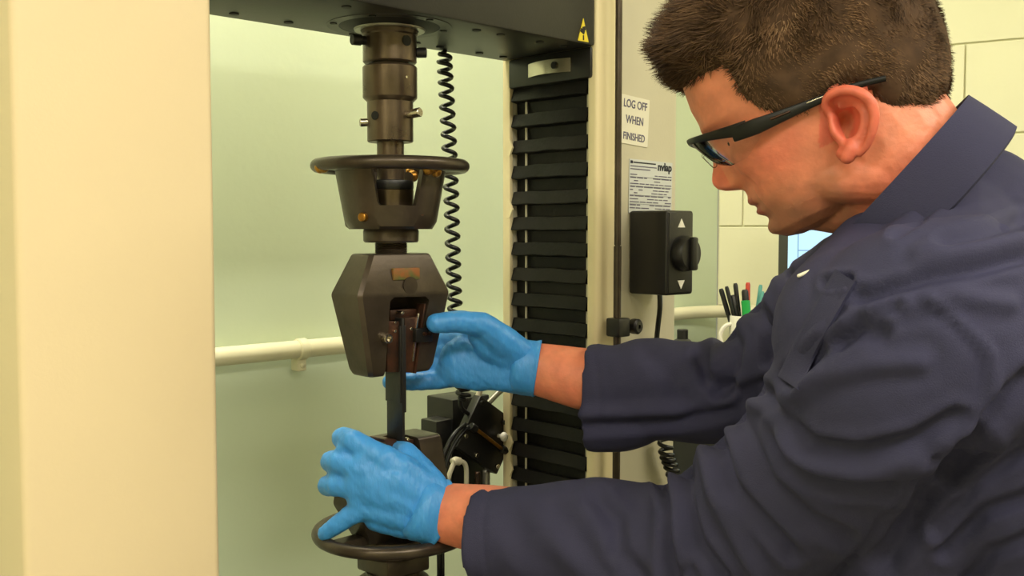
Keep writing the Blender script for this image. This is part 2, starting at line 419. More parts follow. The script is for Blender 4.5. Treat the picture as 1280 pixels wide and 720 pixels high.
# bellows pleats
pit = .0365; z = zt; k = 0; rnd = random.Random(3)
v0, v1 = VF + .018, VB - .0145
pvar = []
for q_ in range(4):
    bm = B(); n = 14; rws = []
    for (du, dz) in ((.0125, 0), (.0055, -.0004), (.0, -.0175), (.0006, -.0186), (.0120, -.0205), (.0125, -pit), (.024, -pit), (.024, 0)):
        rws.append([Vector((du + .0022 * noise.noise(Vector((i * .5 + q_ * 9, dz * 60, q_))) * (1 if du < .02 else 0), v0 + (v1 - v0) * i / n, dz + (.0018 * noise.noise(Vector((i * .35 + q_ * 5, 0, 3.3)))) * (1 if du < .01 else 0))) for i in range(n + 1)])
    vv = [[bm.verts.new(p) for p in r] for r in rws]
    for a_, b2 in zip(vv, vv[1:] + vv[:1]):
        for i in range(n): bm.faces.new((a_[i], a_[i + 1], b2[i + 1], b2[i]))
    for e in (0, n): bm.faces.new([r[e] for r in vv])
    bmesh.ops.recalc_face_normals(bm, faces=bm.faces)
    me = bpy.data.meshes.new('pleat'); bm.to_mesh(me); bm.free(); me.materials.append(M['bellows' if q_ % 2 else 'bellows2'])
    me.polygons.foreach_set('use_smooth', [True] * len(me.polygons)); me.set_sharp_from_angle(angle=R(24)); pvar.append(me)
bl = obj('bellows', box(B(), (UI + .0235, v0, .84), (UI + .0255, v1, zt)), 'black_deep', tm)
while z - pit > .85:
    o = bpy.data.objects.new('pleat', pvar[rnd.randrange(4)]); COL.objects.link(o); o.parent = bl; o.location = (UI + .001, 0, z)
    z -= pit; k += 1
for xx in (652, 729):
    v = mu(xx, 200, UI).y; bm = B(); zz = zt - .012
    while zz - pit > .85:
        cyl(bm, (UI + .0095, v, zz - .007), (UI + .0095, v, zz - .026), .0017, n=8); zz -= pit
    obj('lacing_cord', bm, 'beige_plastic', bl)
for yy in (185, 262, 552, 585):
    c = mu(634, yy, UI); bm = B(); prism(bm, [(c.y - .006, c.z - .012), (c.y - .012, c.z), (c.y - .006, c.z + .012), (c.y, c.z + .012), (c.y, c.z - .012)], UI - .0015, UI + .0015, 'x'); obj('tab', bm, 'cream_edge', bl)
# stop rod with collar and knob in front of the right column
c = fpx(772, 300, VF - .02); ur = c.x; vr = VF - .02
zs = fpx(772, 307, vr).z
bm = B(); cyl(bm, (ur, vr, .86), (ur, vr, zs - .0006), .0052, n=16); cyl(bm, (ur, vr, zs + .0006), (ur, vr, 2.42), .0046, n=16); cyl(bm, (ur, vr, zs - .002), (ur, vr, zs + .002), .0036, n=12)
rod = obj('stop_rod', bm, 'bronze_dk', tm)
for zz in (.9, 2.38):
    bm = B(); box(bm, (ur - .01, vr - .009, zz - .012), (ur + .01, VF + .004, zz + .012), .002); obj('rod_bracket', bm, 'black', rod)
zc = fpx(772, 409, vr).z
bm = B(); box(bm, (ur - .0095, vr - .012, zc - .0125), (ur + .014, vr + .012, zc + .0125), .0025); col_ = obj('stop_collar', bm, 'black', rod)
bm = B(); cyl(bm, (ur + .013, vr, zc), (ur + .022, vr, zc), .005, n=14); lathe(bm, [(.004, 0), (.0095, .001), (.0105, .004), (.0105, .012), (.008, .0145), (.003, .0145), (.0028, .012), (.0005, .012)], 22, Matrix.Translation((ur + .026, vr - .002, zc)) @ Matrix.Rotation(R(5), 4, 'Z') @ Matrix.Rotation(R(90), 4, 'X') @ Matrix.Rotation(R(0), 4, 'Y')); obj('knob', bm, 'black', col_)

# ------------------------------------------------------------------ papers on the right column
def paper(name, label, x0, y0, x1, y1, m, tilt=0):
    a = fpx(x0, y0, VF + .003); b = fpx(x1, y1, VF + .003); t = thing(name, label, 'sign', mframe((a.x + b.x) / 2, VF + .0034, (a.z + b.z) / 2) @ Matrix.Rotation(tilt, 4, 'Y'))
    w = abs(b.x - a.x) / 2; h = abs(a.z - b.z) / 2
    bm = B(); box(bm, (-w, -.0006, -h), (w, .0001, h)); obj('sheet', bm, m, t, 0)
    return t, w, h
RX = Matrix.Rotation(R(90), 4, 'X')
t, w, h = paper('paper_notice', 'white paper notice with bold capitals taped to the grey column', 775.5, 118.5, 810.5, 183, 'paper', R(3.5))
for s_, zz in (('LOG OFF', .017), ('WHEN', -.0045), ('FINISHED', -.027)):
    text('lettering', s_, .0142 if s_ != 'FINISHED' else .0128, Matrix.Translation((0, -.0008, zz)) @ RX @ Matrix.Diagonal((.88, 1.1, 1, 1)), 'ink', t, .0002)
t, w, h = paper('calibration_certificate', 'pale printed calibration form with small rows of text above the control box', 786.5, 199, 839.5, 268, 'paper_blue', R(1.0))
text('logo', 'nvlap', .0155, Matrix.Translation((w - .0018, -.0008, h - .0125)) @ RX, 'ink_dark', t, .0006, 'RIGHT')
bm = B(); box(bm, (-w + .002, -.0009, h - .006), (-w + .007, -.0006, h - .002)); box(bm, (-w + .008, -.0009, h - .0052), (w * .2, -.0006, h - .0034)); obj('heading', bm, 'ink_dark', t, 0)
bm = B(); rr_ = random.Random(5)
for k, zz in enumerate([h - .0095, h - .0135]):
    box(bm, (-w + .002, -.0009, zz - .0007), (w * (.25 - .3 * k), -.0006, zz + .0007))
zz = h - .021
while zz > -h + .004:
    x = -w + .002
    while x < w - .006:
        L_ = rr_.uniform(.006, .02); x2 = min(x + L_, w - .002)
        if rr_.random() < .85: box(bm, (x, -.0009, zz - .0007), (x2, -.0006, zz + .0007))
        x = x2 + .002
    zz -= .0042
obj('printed_rows', bm, 'ink', t, 0)
bm = B()
for k in range(5): box(bm, (-w + .0015, -.0009, h - .024 - k * .0125), (w - .0015, -.0006, h - .0243 - k * .0125))
obj('form_lines', bm, 'ink_dark', t, 0)

# ------------------------------------------------------------------ control box
a = fpx(785.5, 300, VF + .004); ub = a.x; wb = .0585; db = .066
vf = VF + .003 - db
cz = (mv(843, 263, vf).z + mv(843, 369, vf).z) / 2; hz = (mv(843, 263, vf).z - mv(843, 369, vf).z) / 2
cb = thing('control_box', 'black jog control box with round knob and white arrows on the column', 'control box', mframe(ub + wb / 2, VF + .003, cz - hz))
bm = B(); box(bm, (-wb / 2, -db, 0), (wb / 2, 0, 2 * hz), .0035, seg=3); obj('housing', bm, 'black', cb)
bm = B(); box(bm, (-wb / 2 + .003, -db - .0012, .003), (wb / 2 - .003, -db + .001, 2 * hz - .003), .001); obj('face_plate', bm, 'black', cb)
kz = mv(846, 317, vf).z - (cz - hz)
bm = B(); lathe(bm, [(.0235, 0), (.0245, .003), (.0235, .014), (.021, .017), (.012, .0175), (.001, .0175)], 36, Matrix.Translation((.001, -db - .001, kz)) @ Matrix.Rotation(R(90), 4, 'X'))
kn = obj('knob', bm, 'black', cb)
bm = B(); box(bm, (-.0045, -db - .026, kz - .0225), (.0065, -db - .016, kz + .0225), .003); obj('knob_grip', bm, 'black', kn)
for yy, sg in ((279, 1), (356, -1)):
    zz = mv(842, yy, vf).z - (cz - hz); s = .0078
    bm = B(); prism(bm, [(-s, zz - s * .72 * sg), (s, zz - s * .72 * sg), (0, zz + s * .8 * sg)], -db - .0018, -db - .001); obj('arrow', bm, 'white', cb, 0)
bm = B(); pts = [(0.004, -.028, .004), (.005, -.028, -.02), (.008, -.022, -.05), (.009, -.016, -.10), (.010, -.012, -.16), (.011, -.006, -.19)]
tube(bm, spline(pts, 24), .0036, 10); obj('cable', bm, 'rubber', cb)

# ================================================================== load string
def strz(y): return zy(y)
lcpl = thing('load_coupling', 'dark steel pinned coupling hanging under the black crosshead', 'coupling', mframe(0, 0, zy(225)))
zb = zy(225)
def zl(y): return zy(y) - zb
bm = B(); lathe(bm, [(.010, zl(80)), (.030, zl(80)), (.032, zl(78)), (.032, zl(46)), (.0335, zl(44)), (.0335, ZX - zb - .0015), (.01, ZX - zb - .0015)], 48); obj('socket', bm, 'bronze', lcpl)
bm = B(); lathe(bm, [(.022, zl(84)), (.022, zl(78))], 36); obj('neck', bm, 'bronze_dk', lcpl)
bm = B(); lathe(bm, [(.01, zl(178)), (.0262, zl(178)), (.0275, zl(176.5)), (.0275, zl(128)), (.0322, zl(123)), (.0325, zl(122)), (.0325, zl(85)), (.031, zl(83)), (.01, zl(83))], 48); slv = obj('sleeve', bm, 'bronze', lcpl)
bm = B(); lathe(bm, [(.0162, 0), (.0162, zl(170))], 36); obj('shaft', bm, 'bronze', lcpl)
def cdir(phi): a = R(-83.3 + phi) - ANG; return Vector((math.cos(a), math.sin(a), 0))
Z3 = Vector((0, 0, 1))
def hpin(y, y2, phi, r, L0, L1, m, rt=.0055):
    bm = B(); d = cdir(phi)
    cyl(bm, d * L0 + Z3 * zl(y), d * L1 + Z3 * zl(y2), rt * .78, n=14)
    e = (d * L1 + Z3 * zl(y2)); dd = (e - (d * L0 + Z3 * zl(y))).normalized()
    cyl(bm, e - dd * .012, e, rt, n=16, bev=.001); return bm
obj('pin', hpin(54, 54, -64, .006, .024, .049, 0, .0068), 'black', lcpl)
obj('pin', hpin(66, 66, 82, .006, .024, .044, 0, .0062), 'black', lcpl)
obj('pin', hpin(146, 143, 50, .005, .02, .046, 0, .0056), 'steel', lcpl)
obj('pin', hpin(153, 154, -84, .005, .02, .0365, 0, .005), 'steel', lcpl)
for y, phi, rad, rr_, pr in ((55, 38, .0322, .0062, lcpl), (147, -40, .0277, .0052, slv), (100, 36, .0327, .0014, slv)):
    d = cdir(phi); bm = B(); cyl(bm, d * (rad - .004) + Z3 * zl(y), d * (rad + .0006) + Z3 * zl(y), rr_, n=18); obj('cross_hole', bm, 'black_deep' if rr_ > .002 else 'steel', pr)

# --- wedge grip (upper), built around its body centre height
def grip(name, label, ztop, zwide, zbot, ends=((.0495, .0225), (.0455, .019))):
    """body ring stations; returns the thing; local z measured from its base"""
    base = min(ztop, zbot)
    g = thing(name, label, 'grip', mframe(0, 0, base), 'pair of wedge grips')
    st = [(ztop, .045, .0215), (zwide + (zwide - zbot) * .04 * 0, .0690, .0308), (zbot + (zwide - zbot) * .08,) + ends[0], (zbot,) + ends[1]]
    bm = B(); ch_ = .0045
    rr = []
    for z_, a, b in st:
        rr.append([Vector((x, y, z_ - base)) for x, y in ((-a + ch_, -b), (a - ch_, -b), (a, -b + ch_), (a, b - ch_), (a - ch_, b), (-a + ch_, b), (-a, b - ch_), (-a, -b + ch_))])
    rings(bm, rr)
    bmesh.ops.recalc_face_normals(bm, faces=bm.faces)
    bmesh.ops.bevel(bm, geom=[e for e in bm.edges if abs(e.verts[0].co.z - e.verts[1].co.z) < 1e-5], offset=.003, segments=2, profile=.5, affect='EDGES')
    return g, bm, base
zt_, zw_, zb_ = zy(316.5), zy(366), zy(466)
g1, bm, gb = grip('wedge_grip', 'dark steel wedge grip with cupped handwheel hanging above the black specimen', zt_, zw_, zb_)
def gp(x, y, v=-.029): p = mv(x, y, v); return p.x, p.z - gb
pk = [gp(487, 377), gp(492, 371.5), gp(531, 370.5), gp(536, 375), gp(531, 408), gp(522, 475), gp(486, 475)]
cut_me = bpy.data.meshes.new('c'); cb_ = B(); prism(cb_, pk, -.06, .012); bmesh.ops.recalc_face_normals(cb_, faces=cb_.faces); cb_.to_mesh(cut_me); cb_.free()
cut_o = bpy.data.objects.new('c', cut_me); COL.objects.link(cut_o)
me = bake(bm, [('BOOLEAN', dict(operation='DIFFERENCE', object=cut_o, solver='EXACT'))]); bpy.data.objects.remove(cut_o)
body1 = obj('body', None, 'bronze_dk', g1, 30, mesh=me)
# jaws in the pocket
def gbox(bm, x0, y0, x1, y1, va, vb, bev=.001):
    a = gp(x0, y0, va); b = gp(x1, y1, va); box(bm, (min(a[0], b[0]), va, min(a[1], b[1])), (max(a[0], b[0]), vb, max(a[1], b[1])), bev)
p0, p1, p2, p3 = gp(488, 402), gp(503, 402), gp(503, 466), gp(488, 466)
bm = B(); prism(bm, [p0, p1, p2, p3], -.0235, .010, bev=.0008); j1 = obj('jaw', bm, 'rust', g1)
bm = B(); prism(bm, [gp(508.5, 398), gp(527, 396), gp(519.5, 466), gp(508.5, 466)], -.025, .010, bev=.0008); j2 = obj('jaw', bm, 'rust', g1)
bm = B(); prism(bm, [gp(524, 392), gp(526, 392), gp(519, 452), gp(517, 452)], -.0265, -.0245, bev=.0003); obj('jaw_edge', bm, 'steel', j2)
bm = B(); prism(bm, [gp(532.2, 380), gp(534.5, 380), gp(522, 467), gp(519.6, 467)], -.0265, -.012, bev=.0003); obj('slide_strip', bm, 'rust', g1)
bm = B(); gbox(bm, 488, 388, 521, 398, -.014, .009); obj('jaw_plate', bm, 'rust', g1)
for x, y, r in ((503, 391, .0022), (514, 411, .0018), (494, 414, .0017), (494, 403, .0014)):
    a = gp(x, y, -.025); bm = B(); cyl(bm, (a[0], -.0262, a[1]), (a[0], -.0135, a[1]), r, n=12, bev=.0004); obj('jaw_screw', bm, 'steel', g1)
def capscrew(x, y, r, v, L, parent, m='steel'):
    a = gp(x, y, v - L); bm = B()
    mx = Matrix.Translation((a[0], v, a[1])) @ Matrix.Rotation(R(90), 4, 'X')
    lathe(bm, [(r * .98, 0), (r, L * .15), (r, L * .85), (r * .88, L), (r * .5, L), (r * .45, L * .6), (r * .05, L * .6)], 22, mx); return obj('cap_screw', bm, m, parent)
vface = -.0255
capscrew(486.5, 423.5, .0062, -.024, .0105, g1)
bm = B(); gbox(bm, 520, 411, 541, 426.5, -.0315, -.024, .001); cl = obj('retainer_clip', bm, 'black', g1)
for x in (532, 538): capscrew(x, 417.5, .0024, -.0305, .004, cl, 'rust')
bm = B(); gbox(bm, 492, 335.5, 525, 349, -.0292, -.020, .0008); obj('worn_label', bm, 'label', g1)
bm = B(); a = gp(513, 357, -.03); cyl(bm, (a[0], -.0305, a[1]), (a[0], -.02, a[1]), .0105, n=24); obj('stamped_disc', bm, 'bronze_dk', g1)
# threaded neck, collar, cup and wheel
def gz(y): return zy(y) - gb
bm = B(); pr = [(.001, gz(318))]; y = 317
while y > 303:
    pr += [(.0198, gz(y)), (.0186, gz(y - 1))]; y -= 2
pr += [(.0190, gz(300)), (.001, gz(300))]; lathe(bm, pr, 40); obj('threaded_neck', bm, 'bronze_dk', g1)
bm = B(); lathe(bm, [(.002, gz(303)), (.0315, gz(303)), (.0332, gz(301)), (.0335, gz(289)), (.0320, gz(285)), (.002, gz(285))], 48); obj('collar', bm, 'bronze_dk', g1)
zc0, zc1, zlow = gz(286.5), gz(212), gz(258)
def cup(zc0, zc1, zlow, r0=.0535, r1=.0665, th=.008):
    bm = B(); n = 144; K = 8; out = [[] for _ in range(K + 1)]; inn = [[] for _ in range(K + 1)]
    for i in range(n):
        ph = 360 * i / n; rel = ((ph - 8 + 60) % 120) - 60            # gaps centred on 8, 128, 248 degrees
        e = min(max((abs(rel) - 22) / 6, 0), 1); e = e * e * (3 - 2 * e)
        ztp = zlow + (zc1 - zlow) * e; d = cdir(ph)
        for k in range(K + 1):
            z_ = zc0 + (ztp - zc0) * k / K; f = (z_ - zc0) / (zc1 - zc0); rad = r0 + (r1 - r0) * f
            if k == 0: rad -= .004
            out[k].append(d * rad + Z3 * z_); inn[k].append(d * (rad - th - .016 * max(0, .35 - f)) + Z3 * (z_ + (.002 if k == 0 else 0)))
    rings(bm, out + inn[::-1], close=True); return bm
yk = obj('yoke_cup', cup(zc0, zc1, zlow), 'bronze_dk', g1, 40)
bm = B(); lathe(bm, [(.002, gz(262)), (.0275, gz(262)), (.0275, gz(238)), (.0262, gz(237)), (.002, gz(237))], 44); obj('inner_hub', bm, 'bronze', g1)
bm = B(); lathe(bm, [(.0168, gz(237)), (.0270, gz(237)), (.0275, gz(235)), (.0275, gz(228)), (.0268, gz(226)), (.0168, gz(226))], 44, close=True); obj('lock_nut', bm, 'black', g1)
d = cdir(-33); zs_ = gz(272); bm = B(); cyl(bm, d * .048 + Z3 * zs_, d * .0625 + Z3 * zs_, .0052, n=20, bev=.001); cyl(bm, d * .0620 + Z3 * zs_, d * .0628 + Z3 * zs_, .0025, n=6); obj('set_screw', bm, 'brass', yk)
bm = B(); cyl(bm, cdir(40) * .0530 + Z3 * gz(268), cdir(40) * .0566 + Z3 * gz(268), .002, n=10); obj('set_screw', bm, 'rust', yk)
def wheel(g, zw, R0, r=.0078, m='bronze_dk'):
    bm = B(); n = 96; tube(bm, [cdir(360 * i / n) * R0 + Z3 * zw for i in range(n)], r, 16, close=True); return obj('handwheel', bm, m, g, 180)
hw = wheel(g1, gz(208), .0872)
for ph in (68, 188, -52):
    d = cdir(ph); bm = B(); x = d.cross(Z3)
    pl = [d * .060 + x * .028, d * .060 - x * .028, d * .084 - x * .019, d * .084 + x * .019]
    rings(bm, [[p + Z3 * (gz(208) - .0065) for p in pl], [p + Z3 * (gz(208) + .002) for p in pl]]); obj('spoke', bm, 'bronze_dk', hw)
for ph, rr_ in ((-68, .087), (164, .080), (142, .082), (38, .078)):
    d = cdir(ph); bm = B()
    for q_ in range(4):
        ell(bm, d * (rr_ + random.uniform(-.004, .004)) + d.cross(Z3) * (q_ - 1.5) * .005 + Z3 * (gz(208) + (-.006 if ph != -68 else -.001) + random.uniform(-.003, .003)), (.0068, .0068, .0075), u=12, v=8)
    obj('braze_bead', bm, 'brass', hw)

# --- specimen
spx = mv(505.5, 480, -.029)
us = spx.x
sp = thing('test_specimen', 'thin black flat specimen strip clamped between the two grips', 'specimen', mframe(us, 0, zy(566)))
z0 = zy(566)
bm = B(); box(bm, (-.002, -.0272, 0), (.002, .0035, zy(396) - z0), .0006); obj('strip', bm, 'black', sp)
bm = B(); box(bm, (.0021, -.0268, zy(512) - z0), (.0046, -.008, zy(405) - z0), .0005); obj('end_tab', bm, 'black', sp)
bm = B(); box(bm, (-.0044, -.0265, zy(500) - z0), (-.0021, .003, zy(405) - z0), .0005); obj('end_tab', bm, 'black', sp)

# --- lower grip (inverted, wheel close under the body)
zt2, zw2, zb2 = zy(546), zy(622), zy(668)
g2, bm, gb2 = grip('wedge_grip', 'dark steel wedge grip with lower handwheel, held by the gloved hand', zb2, zw2, zt2, ((.0585, .0275), (.0560, .0255)))
gb_save = gb; gb = gb2
pk = [gp(486, 540), gp(524, 540), gp(534, 634), gp(484, 634)]
cut_me = bpy.data.meshes.new('c'); cb_ = B(); prism(cb_, pk, -.06, .012); bmesh.ops.recalc_face_normals(cb_, faces=cb_.faces); cb_.to_mesh(cut_me); cb_.free()
cut_o = bpy.data.objects.new('c', cut_me); COL.objects.link(cut_o)
me = bake(bm, [('BOOLEAN', dict(operation='DIFFERENCE', object=cut_o, solver='EXACT'))]); bpy.data.objects.remove(cut_o)
obj('body', None, 'bronze_dk', g2, 30, mesh=me)
bm = B(); prism(bm, [gp(487, 551), gp(502.5, 551), gp(502.5, 630), gp(486, 630)], -.019, .010, bev=.0008); obj('jaw', bm, 'rust', g2)
bm = B(); prism(bm, [gp(509, 551), gp(524, 551), gp(531, 630), gp(509, 630)], -.019, .010, bev=.0008); obj('jaw', bm, 'rust', g2)
capscrew(510, 549, .002, -.017, .004, g2)
hw2 = wheel(g2, gz(663), .0905, .0078, 'bronze_dk')
for ph in (68, 188, -52):
    d = cdir(ph); bm = B(); x = d.cross(Z3); zq = gz(663)
    pl = [d * .030 + x * .010, d * .030 - x * .010, d * .088 - x * .009, d * .088 + x * .009]
    rings(bm, [[p + Z3 * (zq - .006) for p in pl], [p + Z3 * (zq + .004) for p in pl]]); obj('spoke', bm, 'bronze_dk', hw2)
bm = B(); lathe(bm, [(.002, gz(690)), (.040, gz(690)), (.043, gz(687)), (.043, gz(668)), (.030, gz(664)), (.002, gz(664))], 48); obj('hub', bm, 'bronze_dk', g2)
bm = B(); box(bm, (-.032, -.032, gz(712)), (.032, .032, gz(689)), .003); obj('square_block', bm, 'bronze_dk', g2)
bm = B(); lathe(bm, [(.002, gz(760)), (.046, gz(760)), (.046, gz(726)), (.044, gz(723)), (.034, gz(716)), (.034, gz(711)), (.002, gz(711))], 48); obj('lower_collar', bm, 'bronze_dk', g2)
bm = B(); lathe(bm, [(.002, .84 - gb), (.055, .84 - gb), (.055, .86 - gb), (.03, .865 - gb), (.03, gz(758)), (.002, gz(758))], 44); obj('pedestal', bm, 'bronze', g2)
g2.matrix_world = mframe(0, 0, gb2)
gb = gb_save

# ------------------------------------------------------------------ coiled cables
def coil_obj(name, label, path, rad, r, turns, m='rubber', lead=None):
    L_ = [Vector(p) for p in path]; base = L_[-1].copy(); t = thing(name, label, 'cable', Matrix.Translation(base))
    n = turns * 14; sp_ = spline([tuple(p) for p in L_], n + 1); pts = []
    for i, p in enumerate(sp_):
        a = 2 * math.pi * turns * i / n; f = min(1, i / 10, (n - i) / 10)
        pts.append(Vector(p) - base + Vector((math.cos(a), math.sin(a), 0)) * rad * max(f, .15))
    if lead: pts = [Vector(q) - base for q in lead] + pts
    bm = B(); tube(bm, pts, r, 8); obj('coil', bm, m, t, 180); return t
p = mv(555, 67, .078); q1 = mv(563, 215, .080); q2 = mv(569, 388, .082); q3 = mv(580, 500, .084)
tw = lambda p: mloc(p.x, p.y, p.z)
coil_obj('coiled_cable', 'long black coiled cable hanging from the black crosshead behind the grips', [Vector((tw(p).x, tw(p).y, ZX - .001)), tw(q1), tw(q2), tw(q3)], .0083, .0031, 31)
cv = lambda x, y: tw(mv(x, y, -.104))
p = cv(832, 490); q1 = cv(832, 560); q2 = cv(843, 600); q3 = cv(858, 700)
coil_obj('coiled_cable', 'short black coiled cord hanging beside the grey column', [cv(834, 455), p, q1, q2, q3, cv(870, 800)], .0085, .0032, 25)

# ------------------------------------------------------------------ extensometer unit behind the lower grip
VE = .135
def ep(x, y, v=VE): return mv(x, y, v)
ex0 = ep(585, 640); ez = .84
ex = thing('extensometer_unit', 'black boxed extensometer unit with rods and cables behind the lower grip', 'instrument', mframe(ex0.x, VE, ez))
def eb(bm, x0, y0, x1, y1, va, vb, bev=.002):
    a = ep(x0, y0, va); b = ep(x1, y1, va)
    box(bm, (min(a.x, b.x) - ex0.x, va - VE, min(a.z, b.z) - ez), (max(a.x, b.x) - ex0.x, vb - VE, max(a.z, b.z) - ez), bev)
bm = B(); eb(bm, 545, 527, 566, 660, .125, .16); obj('side_box', bm, 'black_paint', ex)
bm = B(); eb(bm, 566, 500, 612, 640, .13, .19); obj('rear_box', bm, 'black_paint', ex)
c = ep(609, 546, .10)
mt_ = Matrix.Translation((c.x - ex0.x, .10 - VE, c.z - ez)) @ Matrix.Rotation(R(34), 4, 'Y')
bm = B(); box(bm, (-.052, -.008, -.040), (.042, .008, .042), .002, mt_); pl_ = obj('tilted_plate', bm, 'black', ex)
for dx, dz in ((-.045, .034), (-.012, -.034), (.034, -.03), (.034, .034), (-.046, -.02), (.01, .03)):
    bm = B(); cyl(bm, mt_ @ Vector((dx, -.0115, dz)), mt_ @ Vector((dx, -.007, dz)), .0036, n=12, bev=.0006); obj('plate_screw', bm, 'steel' if dz < 0 else 'black', pl_)
bm = B(); cyl(bm, mt_ @ Vector((-.042, -.014, -.004)), mt_ @ Vector((.025, -.014, -.006)), .0028, n=12); obj('brass_rod', bm, 'brass', pl_)
for dx in (-.044, .028):
    bm = B(); cyl(bm, mt_ @ Vector((dx - .006, -.014, -.005)), mt_ @ Vector((dx + .006, -.014, -.005)), .0055, n=14, bev=.001); obj('rod_mount', bm, 'black', pl_)
bm = B(); box(bm, (.020, -.03, .030), (.050, .006, .044), .002, mt_); obj('plate_block', bm, 'black', pl_)
def etube(pts, r, m, nm):
    bm = B(); tube(bm, spline([tuple(Vector((ep(x, y, v).x - ex0.x, v - VE, ep(x, y, v).z - ez))) for x, y, v in pts], 26), r, 10); return obj(nm, bm, m, ex, 180)
etube([(566, 578, .09), (570, 576, .09), (574, 577, .09)], .006, 'beige_plastic', 'bracket')
etube([(568, 577, .09), (560, 600, .09), (556, 640, .09), (552, 700, .09)], .0035, 'beige_plastic', 'hose')
etube([(573, 576, .09), (582, 582, .09), (583, 610, .09), (583, 700, .09)], .0035, 'beige_plastic', 'hose')
etube([(582, 530, .09), (566, 545, .085), (553, 575, .085), (548, 610, .085), (549, 720, .09)], .0032, 'rubber', 'hose')
etube([(586, 533, .09), (571, 550, .085), (558, 580, .085), (553, 615, .085), (553, 720, .09)], .0032, 'rubber', 'hose')
etube([(597, 590, .11), (597, 640, .11), (596, 720, .11)], .004, 'rust', 'hose')
etube([(608, 588, .11), (608, 640, .11), (610, 720, .11)], .0055, 'grey_ring', 'hose')
etube([(575, 497, .10), (577, 510, .10), (590, 520, .10), (600, 524, .10)], .0032, 'rubber', 'hose')
etube([(596, 500, .12), (600, 488, .12), (604, 470, .12)], .0045, 'beige_plastic', 'hose')
etube([(605, 510, .12), (622, 492, .12), (640, 478, .12)], .0045, 'grey_ring', 'hose')
bm = B(); cyl(bm, (ep(600, 640, .16).x - ex0.x, .16 - VE, 0), (ep(600, 640, .16).x - ex0.x, .16 - VE, ep(600, 600, .16).z - ez), .012, n=18); obj('stand_post', bm, 'grey_ring', ex)
bm = B(); box(bm, (-.06, -.045, 0), (.07, .06, .015), .003); obj('stand_foot', bm, 'black_paint', ex)
bm = B(); c = ep(630, 546, .08); ell(bm, (c.x - ex0.x, .08 - VE, c.z - ez), (.006, .006, .007), u=14, v=10); cyl(bm, (c.x - ex0.x, .08 - VE, c.z - ez), (c.x - ex0.x, .12 - VE, c.z - ez), .003, n=10); obj('white_knob', bm, 'white', ex)
for x_ in (570, 590):
    pass

# ================================================================== bench, mug, pens, monitor
BT = 1.213
be = thing('lab_bench', 'tall black laboratory bench cabinet against the block wall', 'bench', Matrix.Translation(CO + RD * .08 + RN * .26) @ rz)
# local x along the wall, local -y into the room
bm = B(); box(bm, (0, -.22, .08), (1.5, .235, BT - .03), .004); obj('cabinet_body', bm, 'bench', be)
bm = B(); box(bm, (-.01, -.24, BT - .03), (1.52, .24, BT), .004); obj('bench_top', bm, 'bench_top', be)
bm = B(); box(bm, (.02, -.19, 0), (1.48, .23, .08)); obj('plinth', bm, 'black_deep', be)
for i in range(3):
    bm = B(); box(bm, (.01 + i * .5, -.236, .10), (.49 + i * .5, -.2205, BT - .045), .003); d_ = obj('door', bm, 'bench', be)
    bm = B(); tube(bm, spline([(.44 + i * .5, -.236, .78), (.44 + i * .5, -.262, .79), (.44 + i * .5, -.262, .9), (.44 + i * .5, -.236, .91)], 14), .005, 8); obj('handle', bm, 'steel', d_)
def onbench(x, y, z): return onplane(x, y, Vector((0, 0, z)), Vector((0, 0, 1)))
mp = P(934, 400, 2.22); mp.z = BT
mg = thing('mug', 'white mug holding pens on the black bench', 'mug', Matrix.Translation(mp))
rim = P(925, 394, 2.22).z - BT
bm = B(); lathe(bm, [(.033, .0005), (.037, .003), (.038, .01), (.0385, rim - .002), (.0375, rim), (.036, rim - .002), (.0355, .008), (.001, .007)], 40); obj('cup', bm, 'mug', mg)
bm = B(); pts = []
for i in range(15):
    a = R(-100 + 200 * i / 14); pts.append(Vector((-.036 - .024 * math.cos(a), -.008, rim * .55 + .027 * math.sin(a))))
tube(bm, pts, .0048, 10); obj('handle', bm, 'mug', mg, 180)
pens = [(901, 361, 'black', 'slim black pen leaning furthest out of the mug', .0048, 'pen'), (908, 358, 'black', 'black ballpoint pen with narrow cap in the mug', .004, 'pen'), (919, 354, 'black', 'tall black pen standing upright beside the red pen', .0045, 'pen'),
        (935, 353, 'red_pen', 'red pen standing in the white mug', .0046, 'pen'), (931, 362, 'black', 'short black marker beside the red pen', .0065, 'marker'), (951, 356, 'orange_pen', 'orange brown pencil in the white mug', .0038, 'pencil'),
        (953, 364, 'teal_pen', 'teal pen leaning beside the orange pencil', .0042, 'pen'), (932, 376, 'green_pen', 'bright green marker with hollow cap in front of the mug', .0085, 'marker'), (915, 369, 'black', 'thick black marker leaning in the white mug', .0075, 'marker')]
inn = [(-.020, .004), (-.012, -.012), (-.006, .012), (.002, .006), (.006, -.006), (.016, .006), (.020, -.008), (.004, -.024), (-.008, -.002)]
